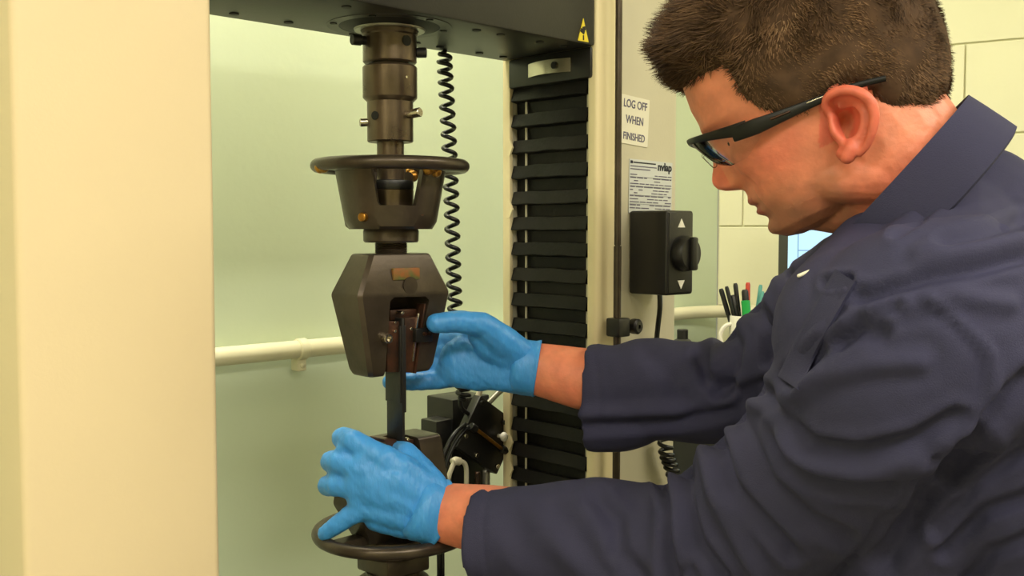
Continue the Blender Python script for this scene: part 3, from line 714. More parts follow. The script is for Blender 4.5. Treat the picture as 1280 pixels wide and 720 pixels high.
for (x, y, m_, lab, r_, ct), (ix, iy) in zip(pens, inn):
    tp = P(x, y, mp.y + iy); b0 = mp + Vector((ix * .6, iy * .8, .010)); dd = tp - b0
    t = thing(ct, lab, ct, Matrix.Translation(b0), 'pens in the white mug'); L_ = dd.length
    x_, y_, d_ = frame_of(dd); mx = Matrix((x_, y_, d_)).transposed().to_4x4()
    bm = B(); lathe(bm, [(.001, 0), (r_ * .5, .006), (r_, .02), (r_, L_ * .62)], 14, mx); obj('barrel', bm, m_, t)
    bm = B(); lathe(bm, [(r_ * 1.12, L_ * .62), (r_ * 1.12, L_ * .97), (r_ * .8, L_), (r_ * .4, L_)] if m_ != 'green_pen' else [(r_ * 1.1, L_ * .62), (r_ * 1.1, L_), (r_ * .8, L_), (r_ * .75, L_ - .01), (.001, L_ - .01)], 14, mx); obj('cap', bm, m_ if m_ not in ('orange_pen',) else 'teal_pen', t)
    if ct == 'pen':
        bm = B(); box(bm, (r_ * 1.05, -.0012, L_ * .68), (r_ * 1.05 + .0025, .0012, L_ * .97), .0004, mx); obj('clip', bm, m_, t)
# small black-capped bottle
bp_ = P(853, 430, 2.30); bp_.z = BT; ht = P(853, 411.5, 2.30).z - BT
t = thing('spray_bottle', 'small black capped bottle standing on the bench near the corner', 'bottle', Matrix.Translation(bp_))
bm = B(); lathe(bm, [(.022, 0), (.024, .003), (.024, ht * .5), (.018, ht * .62), (.012, ht * .66)], 24); obj('bottle_body', bm, 'bezel', t)
bm = B(); lathe(bm, [(.0125, ht * .66), (.0125, ht * .97), (.011, ht), (.001, ht)], 20); obj('cap', bm, 'black', t)
# monitor
ml = onplane(977, 300, CO + RN * .20, RN); sl = (ml - CO).dot(RD)
mo = thing('monitor', 'flat computer monitor with light blue screen on the bench', 'monitor', Matrix.Translation(CO + RD * (sl + .235) + RN * .21 + Vector((0, 0, BT))) @ rz)
bm = B(); box(bm, (-.235, -.015, .07), (.235, .02, .37), .004); bz = obj('bezel', bm, 'bezel', mo)
bm = B(); box(bm, (-.212, -.0165, .09), (.212, -.0145, .35)); scn = obj('screen', bm, 'screen', mo, 0)
bm = B()
for x_ in (-.19, -.02, .1): box(bm, (x_, -.0172, .095), (x_ + .002, -.0164, .345))
for z_ in (.2, .24, .31): box(bm, (-.19, -.0172, z_), (.2, -.0164, z_ + .002))
obj('screen_grid', bm, 'screen_dark', scn, 0)
bm = B(); box(bm, (-.025, .0, .012), (.025, .03, .2), .004); obj('stand', bm, 'bezel', mo)
bm = B(); box(bm, (-.11, -.07, 0), (.11, .09, .012), .004); obj('stand_foot', bm, 'bezel', mo)

# ================================================================== person
HC = P(1005, 95, .955)                                  # centre of the head
rh = Vector((HC.x, HC.y, 0)).normalized()
SIDE = -rh                                              # the left side, towards the open room
FH = Vector((-rh.y, rh.x, 0))                           # the way the person faces
TH = R(27)
FF = FH * math.cos(TH) - Z3 * math.sin(TH); UU = FH * math.sin(TH) + Z3 * math.cos(TH)
def H(p, q, s): return HC + FF * p + UU * q + SIDE * s
def HP(x, y, s): return onplane(x, y, HC + SIDE * s, SIDE)
def hloc(w): d = w - HC; return d.dot(FF), d.dot(UU), d.dot(SIDE)
GROUND = Vector((.66, .90, 0))
person = thing('person', 'person in navy lab coat, clear glasses and blue gloves leaning over the metal grips', 'person', Matrix.Translation(GROUND))
PI_ = person.matrix_world.inverted()
def pobj(name, bm, m, smooth=180, mesh=None, parent=None):
    if mesh is None:
        bmesh.ops.recalc_face_normals(bm, faces=bm.faces); mesh = bpy.data.meshes.new(name); bm.to_mesh(mesh); bm.free()
    mesh.transform(PI_); return obj(name, None, m, parent or person, smooth, mesh=mesh)

# --- head: stations along the head's own axis: q, front, back, half width, squareness
HT = [(-.130, .064, .000, .018), (-.126, .078, -.012, .030), (-.118, .0855, -.030, .043), (-.105, .0875, -.052, .0535), (-.091, .0905, -.070, .0605), (-.075, .0935, -.085, .0650),
      (-.058, .0955, -.099, .0690), (-.040, .0960, -.108, .0725), (-.022, .0965, -.113, .0745), (-.006, .1035, -.1155, .0755), (.02, .1050, -.116, .0770), (.044, .1020, -.113, .0760),
      (.068, .092, -.107, .0710), (.088, .075, -.094, .0630), (.102, .053, -.075, .0500), (.110, .030, -.052, .0340), (.1135, .008, -.030, .0160)]
NOSE = [(-.0685, 0, .012), (-.0655, .0075, .0135), (-.062, .0150, .0155), (-.057, .0205, .0150), (-.051, .0225, .0132), (-.046, .0208, .0115), (-.038, .0155, .0095), (-.028, .0105, .0085), (-.018, .0065, .0085), (-.008, .001, .009), (.0, 0, .01)]
def headpt(q, a):
    F, Bk, W = interp(HT, q); mid = (F + Bk) / 2 + .010; c, s = math.cos(a), math.sin(a)
    ex = .88 if c > 0 else 1.0
    p = mid + ((F - mid) if c > 0 else (mid - Bk)) * math.copysign(abs(c) ** ex, c); y = W * math.copysign(abs(s) ** .94, s)
    if c > 0:
        if -.0685 < q < 0:
            h, sg = interp(NOSE, q); p += h * math.exp(-(y / sg) ** 2)
        g = lambda q0, w, y0, wy: math.exp(-((q - q0) / w) ** 2 - ((abs(y) - y0) / wy) ** 2)
        mouth = math.exp(-(y / .023) ** 4)
        p += mouth * (.0045 * math.exp(-((q + .0825) / .0050) ** 2) - .0038 * math.exp(-((q + .0885) / .0022) ** 2) + .0040 * math.exp(-((q + .0945) / .0046) ** 2) - .0030 * math.exp(-((q + .1025) / .0045) ** 2))
        p += .0050 * math.exp(-((q + .1140) / .0075) ** 2 - (y / .021) ** 2)
        p -= .0085 * g(-.020, .0105, .031, .015)            # eye socket
        p += .0058 * g(-.0215, .0070, .0315, .0125)           # lidded eye
        p += .0040 * g(-.004, .0065, .028, .022)             # brow
        p += .0045 * g(-.046, .014, .044, .018)              # cheekbone
        p -= .0030 * g(-.066, .010, .030, .007)              # fold beside the mouth
        p += .0050 * g(-.0605, .0055, .0135, .0050)           # nostril wing
    return p, y
bm = B(); rr = []; NQ, NA = 150, 168
for k in range(NQ + 1):
    f = k / NQ; q = -.130 + .2435 * (f + .03 * math.sin(2 * math.pi * f) * -1)
    ring = []
    for i in range(NA):
        p_, y_ = headpt(q, 2 * math.pi * i / NA); ring.append(H(p_, q, y_))
    rr.append(ring)
rings(bm, rr)
# jaw, neck, shoulders under the coat
NB = P(1150, 292, .985)
chain(bm, [H(-.022, -.055, 0), H(-.030, -.100, 0), NB + FH * .0], [.066, .064, .071])
chain(bm, [H(-.046, -.05, .0), H(-.056, -.105, 0), NB - FH * .005], [.050, .047, .052])
chain(bm, [H(-.008, -.088, .040), H(.040, -.108, .030), H(.064, -.116, .014)], [.018, .014, .010])
chain(bm, [H(-.008, -.088, -.040), H(.040, -.108, -.030), H(.064, -.116, -.014)], [.018, .014, .010])
chain(bm, [H(.050, -.112, 0), H(-.005, -.128, 0)], [.020, .042])
for sg in (1, -1): chain(bm, [H(.040, -.082, .036 * sg), H(.018, -.098, .040 * sg), H(-.012, -.112, .036 * sg)], [.022, .023, .026])
# ears
def ear(bm, sg):
    def E(x, y, o): return H(*(lambda v: (v[0], v[1], v[2] * sg))(hloc(HP(x, y, .071 + o))))
    hel = [(1040, 146, .002), (1031, 133, .008), (1036, 120, .014), (1052, 113, .018), (1072, 115, .021), (1088, 127, .023), (1093, 145, .022), (1090, 165, .020), (1083, 182, .016), (1072, 194, .012)]
    pts = [Vector(p) for p in spline([tuple(E(*h)) for h in hel], 30)]
    tube(bm, pts, [.0042 - .0007 * math.cos(i / 29 * 6.28) for i in range(30)], 10)
    anti = [(1048, 133, .008), (1068, 128, .012), (1079, 142, .013), (1078, 160, .013), (1070, 174, .012), (1060, 177, .010)]
    tube(bm, [Vector(p) for p in spline([tuple(E(*h)) for h in anti], 18)], .0034, 8)
    chain(bm, [E(1064, 186, .010), E(1059, 195, .009), E(1052, 192, .006)], [.0072, .0070, .0050])
    chain(bm, [E(1042, 150, .005), E(1045, 164, .007), E(1052, 176, .006)], [.0055, .0055, .0045])
    # the plate that closes the back of the ear
    ctr = E(1062, 150, -.008); K = len(pts)
    top = [bm.verts.new(p - SIDE * sg * .000) for p in pts]; back = [bm.verts.new(p - SIDE * sg * .006) for p in pts]
    c0 = bm.verts.new(ctr + SIDE * sg * .001); c1 = bm.verts.new(ctr - SIDE * sg * .008)
    for i in range(K - 1):
        bm.faces.new((top[i], top[i + 1], c0)); bm.faces.new((back[i + 1], back[i], c1)); bm.faces.new((top[i + 1], top[i], back[i], back[i + 1]))
    bm.faces.new((top[0], c0, c1, back[0])); bm.faces.new((c0, top[-1], back[-1], c1))
    cone(bm, E(1070, 166, -.010), E(1076, 140, -.008), .010, .012)
ear(bm, 1); ear(bm, -1)
head_me = remesh(bm, .0017, 3, .4)
def side_px(w):
    p, q, s = hloc(w); return topx(H(p, q, abs(s)))
for v in head_me.vertices:
    p, q, s = hloc(v.co)
    if abs(s) > .055 and -.06 < p < .03 and -.1 < q < .0:
        x, y = side_px(v.co)
        d = .019 * math.exp(-((x - 1057) / 10) ** 2 - ((y - 150) / 13) ** 2) + .005 * math.exp(-((x - 1060) / 16) ** 2 - ((y - 130) / 5) ** 2)
        v.co -= SIDE * (d * (1 if s > 0 else -1))

# --- arms and torso under the coat
SHL, ELL, WRL = P(1135, 440, .79), P(856, 690, 1.03), P(556, 641, 1.185)
SHR, ELR, WRR = P(1075, 385, 1.09), P(915, 486, 1.215), P(676, 462, 1.282)
bm = B()
fl = Vector((.35, -.9, .2)).normalized()
chain(bm, [SHL, P(1022, 588, .91), ELL - Z3 * .006, ELL.lerp(WRL, .35), ELL.lerp(WRL, .8), WRL, WRL.lerp(P(500, 622, 1.175), .4)], [.050, .046, .042, .045, .040, .0350, .022], (fl, .86))
chain(bm, [SHR, ELR, ELR.lerp(WRR, .35) - Z3 * .008, ELR.lerp(WRR, .78) - Z3 * .006, WRR, WRR.lerp(P(620, 448, 1.28), .4)], [.046, .038, .041, .0390, .0340, .020], (fl, .88))
TX = [(NB, .06, .06), (P(1190, 330, .96), .13, .09), (Vector((.46, .93, 1.38)), .17, .10), (Vector((.55, .92, 1.20)), .15, .10), (Vector((.64, .905, 1.0)), .14, .10), (Vector((.66, .90, .9)), .14, .10)]
tr = []
for c, a, b in TX:
    tr.append([c + SIDE * a * math.cos(2 * math.pi * i / 28) + FH * b * math.sin(2 * math.pi * i / 28) for i in range(28)])
rings(bm, tr)
arm_me = remesh(bm, .0045, 4, .5)
bmj = B(); bmj.from_mesh(head_me); bmj.from_mesh(arm_me)
me = bpy.data.meshes.new('body'); bmj.to_mesh(me); bmj.free()
# hairline in the plane of the profile, in pixels of the drawing
HAIRPOLY = [(700, -250), (840, 112), (862, 101), (905, 82), (917, 93), (922, 116), (944, 133), (975, 143), (1004, 141), (1022, 122), (1042, 108), (1066, 104), (1086, 112), (1098, 128), (1110, 140), (1132, 141), (1150, 146), (1190, 130), (1260, 60), (1260, -250)]
def inpoly(x, y, poly):
    c = False; j = len(poly) - 1
    for i in range(len(poly)):
        xi, yi = poly[i]; xj, yj = poly[j]
        if (yi > y) != (yj > y) and x < (xj - xi) * (y - yi) / (yj - yi) + xi: c = not c
        j = i
    return c
def polydist(x, y, poly):
    d = 1e9
    for (ax, ay), (bx, by) in zip(poly, poly[1:]):
        vx, vy = bx - ax, by - ay; L = vx * vx + vy * vy + 1e-9; t = max(0, min(1, ((x - ax) * vx + (y - ay) * vy) / L))
        d = min(d, math.hypot(x - ax - t * vx, y - ay - t * vy))
    return d
def side_px(w):
    """where a head point (either side) falls on the left-side drawing"""
    p, q, s = hloc(w); return topx(H(p, q, abs(s)))
# skin tint: ruddy ear, nose and neck, stubble on jaw and lip
SK = Vector(lin((226, 140, 108))[:3]); RED = Vector(lin((226, 104, 86))[:3]); STB = Vector(lin((146, 104, 82))[:3]); LIP = Vector(lin((176, 92, 80))[:3])
ca = me.color_attributes.new('tint', 'FLOAT_COLOR', 'POINT')
cols = []
for v in me.vertices:
    w = v.co; p, q, s = hloc(w); c = SK.copy()
    if abs(s) < .13 and q > -.2 and p < .16 and p > -.2:
        x, y = side_px(w)
        if 1024 < x < 1100 and 104 < y < 208 and abs(s) > .066: c = c.lerp(RED, .7)
        n = noise.noise(w * 45) * .5 + .5
        ck = math.exp(-((q + .055) / .022) ** 2 - ((p - .055) / .035) ** 2); c = c.lerp(RED, .45 * ck * (.5 + n))
        c = c.lerp(RED, .55 * math.exp(-((q + .05) / .014) ** 2) * (1 if p > .103 else 0))
        if q < -.09: c = c.lerp(RED, .35 * min(1, (-.09 - q) / .03) * (1 if p < .02 else .3))
        n3 = noise.noise(w * 26) * .010 + noise.noise(w * 90) * .004
        sm = lambda t: (lambda u: u * u * (3 - 2 * u))(max(0, min(1, t)))
        st = sm((-.072 - .30 * max(0, .075 - p) + .010 * (abs(s) < .03) - q + n3) / .034) * sm((p + .005) / .035) * sm((q + .175) / .03)
        c = c.lerp(STB, .78 * st * (.5 + .7 * n))
        if p > .084 and abs(s) < .021 and -.0985 < q < -.0795: c = c.lerp(LIP, .75)
    else:
        n = noise.noise(w * 60); c = c.lerp(RED, .15 + .2 * n)
    cols += [c.x, c.y, c.z, 1]
ca.data.foreach_set('color', cols)
body = pobj('body', None, 'skin', 180, me)
# --- eyes under the lids
for sg in (1, -1):
    bm = B(); c = H(.0750, -.0235, .0305 * sg); ell(bm, c, (.0104, .0104, .0104), u=20, v=14); ey = pobj('eye', bm, 'eye')
    dr = (FF * .9 - UU * .38).normalized(); bm = B(); ell(bm, c + dr * .0088, (.0048, .0052, .0052), u=14, v=10); pobj('iris', bm, 'iris', parent=ey)
# --- hair: short shell plus strands
HCOL = [lin((76, 56, 40)), lin((98, 74, 54)), lin((120, 92, 68)), lin((58, 42, 31)), lin((142, 114, 88))]
def hair_thick(p, q):
    t = .006 + .012 * max(0, min(1, (q - .0) / .07)) + .006 * max(0, min(1, (p - .02) / .08)) * max(0, min(1, (q - .02) / .05)) + .004 * max(0, min(1, (-p) / .08))
    return t
hs = B(); grid = []; NQ2, NA2 = 90, 150
for k in range(NQ2 + 1):
    q = -.112 + .2250 * k / NQ2; row = []
    for i in range(NA2):
        a = 2 * math.pi * i / NA2; p_, y_ = headpt(max(q, -.112), a); w = H(p_, q, y_)
        x, y = side_px(w); ins = inpoly(x, y, HAIRPOLY); d = polydist(x, y, HAIRPOLY[1:-3])
        g = min(1, d / 26) if ins else -min(1, d / 26)
        ctr = H(-.01, .0, 0); nrm = Vector(((w - ctr).dot(FF) / .11 ** 1, (w - ctr).dot(UU) / .115, (w - ctr).dot(SIDE) / .077)); nw = (FF * nrm.x + UU * nrm.y + SIDE * nrm.z * 1.1).normalized()
        th = hair_thick(p_, q) * (g if g > 0 else 0) ** .6 if g > 0 else -.003
        th += .0018 * noise.noise(w * 70) * (1 if g > 0 else 0)
        row.append((hs.verts.new(w + nw * th), ins or d < 8, nw))
    grid.append(row)
for k in range(NQ2):
    for i in range(NA2):
        j = (i + 1) % NA2; quad = [grid[k][i], grid[k][j], grid[k + 1][j], grid[k + 1][i]]
        if sum(t[1] for t in quad) >= 3: hs.faces.new([t[0] for t in quad])
hs.faces.new([t[0] for t in grid[NQ2]])
rh_ = random.Random(11); faces = list(hs.faces); areas = [f.calc_area() for f in faces]
nrm_of = {}
for row in grid:
    for t in row: nrm_of[t[0]] = t[2]
cum = []; s_ = 0
for a in areas: s_ += a; cum.append(s_)
import bisect
sv = []; sf = []; scol = []
for n_ in range(46000):
    f = faces[min(bisect.bisect(cum, rh_.random() * s_), len(faces) - 1)]; vs_ = f.verts[:]
    if len(vs_) > 4: vs_ = rh_.sample(vs_, 3)
    ws = [rh_.random() for _ in vs_]; sw = sum(ws); root = sum((v.co * (w / sw) for v, w in zip(vs_, ws)), Vector())
    nn = sum((nrm_of[v] * (w / sw) for v, w in zip(vs_, ws)), Vector()).normalized(); p, q, s = hloc(root)
    x, y = side_px(root)
    top = max(0, min(1, (q - .01) / .07)); front = max(0, min(1, (p - .01) / .09))
    comb = FF * (.75 * top + .25 * front) + UU * (-.9 * (1 - top) + .25 * top * front) - FF * .45 * (1 - top) * (1 - front)
    curl = Vector((noise.noise(root * 38), noise.noise(root * 38 + Vector((9, 3, 1))), noise.noise(root * 38 + Vector((2, 7, 5)))))
    dd = (nn * (.22 + .25 * top + .2 * front * top) + comb * .8 + curl * .75 + Vector((rh_.gauss(0, .16), rh_.gauss(0, .16), rh_.gauss(0, .16)))).normalized()
    ln = (.006 + .007 * top + .005 * front * top) * rh_.uniform(.7, 1.25)
    if not inpoly(x, y, HAIRPOLY): ln *= .5
    sidev = dd.cross(nn)
    if sidev.length < .01: continue
    sidev.normalize(); wd_ = rh_.uniform(.00028, .0005); b0 = len(sv); root = root - nn * .0015
    bend = (curl * .5 - nn * .25)
    pts = [root, root + dd * ln * .5 + bend * ln * .06, root + dd * ln + bend * ln * .28]
    for pnt, k_ in zip(pts, (1, .85, .25)): sv += [pnt + sidev * wd_ * k_, pnt - sidev * wd_ * k_]
    sf += [(b0, b0 + 1, b0 + 3, b0 + 2), (b0 + 2, b0 + 3, b0 + 5, b0 + 4)]
    lt = .55 * noise.noise(root * 30) + .5 * rh_.random()
    if top < .5: lt += .18
    cc = HCOL[3 if lt < -.05 else (0 if lt < .25 else (1 if lt < .55 else (2 if lt < .85 else 4)))]
    scol += [cc] * 6
hv = list(hs.verts); idx = {v: i for i, v in enumerate(hv)}
V = [v.co.copy() for v in hv]; Fc = [[idx[v] for v in f.verts] for f in hs.faces]; o0 = len(V)
V += sv; Fc += [[i + o0 for i in f] for f in sf]; hs.free()
me = bpy.data.meshes.new('hair'); me.from_pydata([tuple(v) for v in V], [], Fc); me.update()
ca = me.color_attributes.new('tint', 'FLOAT_COLOR', 'POINT')
ca.data.foreach_set('color', [c for k in range(len(V)) for c in (HCOL[0] if k < o0 else scol[k - o0])])
hair = pobj('hair', None, 'hair', 180, me); tag(hair, 'short tousled brown hair', kind='stuff')

# --- safety glasses
gt = thing('safety_glasses', 'clear wraparound safety glasses with black frame worn on the face', 'glasses', Matrix.Translation(H(.118, -.01, 0)))
GI = gt.matrix_world.inverted()
def gobj(name, bm, m, parent=None, smooth=40):
    bmesh.ops.transform(bm, matrix=GI, verts=bm.verts); return obj(name, bm, m, parent or gt, smooth)
def wrap(a):                                           # a -1..1 across the front: p, s
    an = abs(a) * R(82); return .052 + .0665 * math.cos(an) ** .8, math.copysign(.0725 * math.sin(an) ** .92, a)
QE = hloc(HP(925, 166, .07))[1]
def topq(a): return -.0065 + (QE + .0065) * abs(a) ** 1.5
def botq(a): return topq(a) - interp([(0, .017), (.12, .019), (.3, .030), (.55, .033), (.75, .029), (.92, .016), (1, .007)], abs(a))[0]
bm = B(); NL = 48; f_ = []; g_ = []
for i in range(NL + 1):
    a = -1 + 2 * i / NL; p_, s_2 = wrap(a); colm = []; colb = []
    for k in range(9):
        qq = topq(a) + (botq(a) - topq(a)) * k / 8; bl_ = -.010 * (k / 8) ** 2
        colm.append(H(p_ + bl_, qq, s_2)); colb.append(H(p_ + bl_ - .0018, qq, s_2 * .975))
    f_.append(colm + colb[::-1])
rings(bm, f_); gobj('lens', bm, 'lens', None, 60)
def bar(pts, hts, ths, m, nm, parent=None):
    """ribbon with height (along head up) and thickness (outwards)"""
    bm = B(); rr = []
    K = len(pts)
    for k in range(K):
        d = (pts[min(k + 1, K - 1)] - pts[max(k - 1, 0)]).normalized(); up = (UU - d * UU.dot(d)).normalized(); ou = d.cross(up)
        h, t = hts[k], ths[k]; sec = []
        for i in range(12):
            an = 2 * math.pi * i / 12; sec.append(pts[k] + up * h * math.copysign(abs(math.sin(an)) ** .6, math.sin(an)) + ou * t * math.copysign(abs(math.cos(an)) ** .6, math.cos(an)))
        rr.append(sec)
    rings(bm, rr); return gobj(nm, bm, m, parent)
pts = [H(wrap(-1 + 2 * i / 40)[0] + .0008, topq(-1 + 2 * i / 40) + .001, wrap(-1 + 2 * i / 40)[1]) for i in range(41)]
bar(pts, [.0028 + .0040 * (abs(-1 + 2 * i / 40)) ** 3 for i in range(41)], [.0022] * 41, 'frame_black', 'brow_bar')
for sg in (1, -1):
    raw = [tuple(hloc(HP(*t_))) for t_ in ((916, 168.5, .0690), (934, 162, .0745), (960, 152, .0780), (990, 139.5, .0800), (1022, 126, .0810), (1052, 113, .0805), (1080, 104.5, .0790), (1107, 98, .0775))]
    sp_ = spline(raw, 30); pts = [H(p_, q_2, s_2 * sg) for p_, q_2, s_2 in sp_]
    hts = [interp([(0, .0065), (6, .0070), (11, .0052), (17, .0034), (29, .0026)], i)[0] for i in range(30)]
    tp_ = bar(pts, hts, [.0021] * 30, 'frame_black', 'temple_arm')
    bm = B(); a0, a1 = pts[9], pts[13]; ou = SIDE * sg
    for c0, c1, r_ in ((pts[9], pts[12], .0013),):
        cone(bm, c0 + ou * .0022 + UU * .0008, c1 + ou * .0022 + UU * .0006, r_, r_ * .8, n=10, k=3)
    gobj('slot_insert', bm, 'rust', tp_)
    bm = B(); cone(bm, pts[15] + ou * .0018 + UU * .0016, pts[19] + ou * .0018 + UU * .001, .0009, .0007, n=10, k=3); gobj('trim_line', bm, 'steel', tp_)
bm = B(); cone(bm, H(.112, -.024, .009), H(.108, -.036, .011), .0028, .0028); cone(bm, H(.112, -.024, -.009), H(.108, -.036, -.011), .0028, .0028); gobj('nose_pad', bm, 'lens')

# --- coat
def sleeve(bm, pts, rads, nseg=70, n=48, hollow=True, sq=1.0):
    pw = lambda c, e: math.copysign(abs(c) ** e, c)
    """pts: (x,y,z,r_along_up,r_across)"""
    sp_ = spline([tuple(p) + tuple(r) for p, r in zip(pts, rads)], nseg); rr = []; K = len(sp_)
    P3 = [Vector(s[:3]) for s in sp_]
    for k in range(K):
        d = (P3[min(k + 1, K - 1)] - P3[max(k - 1, 0)]).normalized(); up = (Z3 - d * d.z).normalized(); ac = d.cross(up)
        e = 1 + (sq - 1) * max(0, (k / K - .5) * 2); rr.append([P3[k] + up * sp_[k][3] * pw(math.sin(2 * math.pi * i / n), e) + ac * sp_[k][4] * pw(math.cos(2 * math.pi * i / n), e) for i in range(n)])
    if hollow:
        c = P3[-1]; d = (P3[-1] - P3[-2]).normalized()
        for inset, back in ((.008, .0), (.010, .02), (.018, .05)):
            rr.append([c - d * back + (p - c) * (1 - inset / (p - c).length) for p in rr[K - 1]])
    rings(bm, rr)
bm = B()
sleeve(bm, [SHL + Vector((.07, -.005, .02)), SHL, P(1020, 582, .905), ELL + Vector((.01, -.01, .004)), ELL.lerp(WRL, .35) - Z3 * .004, P(650, 672, 1.130), P(599, 669, 1.150)],
       [(.085, .075), (.092, .080), (.080, .074), (.074, .070), (.066, .064), (.056, .055), (.0530, .055)])
sleeve(bm, [SHR + Vector((.08, -.02, .0)), SHR, SHR.lerp(ELR, .5), ELR + Vector((.01, 0, -.004)), ELR.lerp(WRR, .4) - Z3 * .010, P(775, 497, 1.25), P(735, 496, 1.262)],
       [(.078, .075), (.074, .072), (.064, .066), (.060, .064), (.062, .058), (.066, .046), (.0660, .040)], sq=.7)
TC = [(P(1132, 268, .985), .066, .070), (P(1150, 300, .978), .100, .090), (P(1182, 336, .965), .160, .114), (Vector((.435, .935, 1.405)), .196, .136), (Vector((.487, .93, 1.31)), .198, .145),
      (Vector((.545, .922, 1.20)), .185, .148), (Vector((.605, .912, 1.08)), .178, .145), (Vector((.645, .905, .97)), .185, .145), (Vector((.665, .90, .85)), .195, .15), (Vector((.67, .90, .70)), .205, .16), (Vector((.67, .90, .55)), .215, .17)]
sp_ = spline([tuple(c) + (a, b) for c, a, b in TC], 60); rr = []
P3 = [Vector(s[:3]) for s in sp_]
for k in range(60):
    d = (P3[min(k + 1, 59)] - P3[max(k - 1, 0)]).normalized(); fw = (FH - d * FH.dot(d)).normalized()
    rr.append([P3[k] + SIDE * sp_[k][3] * math.copysign(abs(math.cos(t)) ** .85, math.cos(t)) + fw * sp_[k][4] * math.copysign(abs(math.sin(t)) ** .85, math.sin(t)) for t in [2 * math.pi * i / 56 for i in range(56)]])
rings(bm, rr)
# shoulder and upper-back fill
chain(bm, [P(1190, 280, .95), SHL + Vector((.045, .035, .025))], [.060, .085])
chain(bm, [P(1205, 292, .96), P(1312, 386, .93)], [.084, .105])
chain(bm, [P(1110, 330, 1.0), P(1075, 385, 1.07)], [.060, .072])
chain(bm, [P(1120, 330, .93), SHL + Vector((-.02, .04, .01))], [.060, .075])
chain(bm, [P(1078, 380, .965), P(1050, 452, .955), P(1050, 530, .95)], [.040, .050, .055])
chain(bm, [P(1050, 330, 1.0), P(1018, 345, 1.03), P(1010, 380, 1.07)], [.030, .026, .045])
chain(bm, [P(1180, 560, .86), P(1145, 690, .93), Vector((.47, .93, 1.02)), Vector((.54, .92, .85)), Vector((.57, .91, .66))], [.075, .085, .105, .11, .11])       # chest front hanging forward
coat_me = remesh(bm, .0042, 5, .5)
# folds: lines on the cloth, each with a depth, a width and a range of distance
def L(pts, amp, wd_, y0=0, y1=9): return (pts, amp, wd_, y0, y1)
NEAR = 1.06
FOLDS = [
    L([(990, 470), (1020, 440), (1062, 420), (1100, 414)], .0075, 11, 0, .99), L([(985, 500), (1030, 470), (1090, 455), (1150, 452)], -.006, 13, 0, .99),
    L([(955, 490), (975, 528), (1015, 556), (1075, 566), (1145, 550), (1197, 520)], .0085, 10, 0, .99), L([(965, 520), (1005, 575), (1070, 590), (1150, 580)], -.007, 13, 0, .99),
    L([(950, 520), (985, 580), (1040, 608), (1110, 610)], .007, 10, 0, 1.0), L([(925, 520), (960, 600), (1010, 650), (1060, 672)], .0075, 11, 0, 1.02),
    L([(897, 552), (912, 606), (950, 650), (990, 690)], .009, 10, 0, NEAR), L([(880, 560), (893, 620), (925, 680), (950, 720)], -.007, 11, 0, NEAR),
    L([(852, 575), (856, 625), (872, 680), (905, 722)], .010, 9, 0, NEAR), L([(826, 590), (838, 640), (836, 700), (845, 740)], .008, 9, 0, 1.1),
    L([(842, 580), (846, 640), (853, 700)], -.006, 9, 0, 1.1), L([(748, 625), (770, 650), (772, 690), (800, 720)], .006, 11, 0, 1.15), L([(700, 640), (720, 670), (760, 716)], .004, 14, 0, 1.15),
    L([(640, 650), (660, 690), (700, 725)], .0035, 16, 0, 1.2),
    L([(1075, 372), (1110, 362), (1160, 346), (1230, 335), (1290, 318)], .0065, 9, 0, .96), L([(1090, 392), (1140, 378), (1200, 370), (1260, 380)], -.005, 12, 0, .96),
    L([(1180, 300), (1230, 292), (1290, 270)], .005, 10, 0, .97), L([(1150, 318), (1220, 312), (1290, 298)], -.004, 12, 0, .97),
    L([(1045, 430), (1080, 400), (1120, 385)], .006, 8, 0, .97),
    L([(1148, 376), (1187, 402), (1226, 444), (1229, 484), (1198, 531), (1168, 570)], .0028, 6, 0, .9), L([(1160, 376), (1200, 402), (1240, 444), (1242, 488), (1210, 540)], -.0035, 8, 0, .9),
    L([(1168, 570), (1110, 640), (1060, 700), (1040, 725)], .004, 4, 0, .95), L([(1220, 560), (1160, 620), (1110, 700)], .010, 16, 0, .95), L([(1290, 470), (1230, 530), (1190, 590)], .010, 14, 0, .95),
    L([(1290, 560), (1220, 600), (1170, 660)], .007, 9, 0, 1), L([(1290, 620), (1230, 640), (1180, 690)], .007, 9, 0, 1), L([(1290, 670), (1240, 690), (1210, 725)], .007, 9, 0, 1),
    L([(1235, 184), (1191, 233), (1147, 273), (1118, 294)], .005, 6, 0, 1.0),
    L([(1034, 354), (1062, 350)], .008, 6, 0, 1.0), L([(1075, 356), (1046, 396), (1016, 440), (996, 486)], .0035, 5, 0, 1.0),
    # right sleeve
    L([(903, 398), (920, 430), (916, 462), (900, 490)], .008, 9, 1.0, 2), L([(873, 445), (890, 478), (925, 492), (960, 480)], .007, 9, 1.0, 2), L([(885, 420), (900, 450), (895, 478)], -.006, 9, 1.0, 2),
    L([(725, 533), (780, 531), (842, 528), (900, 516), (945, 500)], .006, 8, 1.0, 2), L([(725, 518), (790, 516), (850, 512)], -.004, 10, 1.0, 2),
    L([(940, 380), (965, 410), (962, 450)], .007, 9, 1.0, 2), L([(985, 345), (998, 385), (985, 430)], .007, 9, 1.0, 2), L([(810, 440), (840, 470), (850, 500)], .003, 12, 1.0, 2),
    L([(742, 425), (748, 480), (752, 530)], .0014, 3, 1.0, 2), L([(612, 605), (603, 650), (606, 700), (612, 725)], .0014, 3, 0, 2),
]
bmc = B(); bmc.from_mesh(coat_me); bmc.normal_update()
def segd(x, y, pts): return polydist(x, y, pts)
boxes = [(min(a for a, b in f[0]) - 3 * f[2], max(a for a, b in f[0]) + 3 * f[2], min(b for a, b in f[0]) - 3 * f[2], max(b for a, b in f[0]) + 3 * f[2]) for f in FOLDS]
moves = []
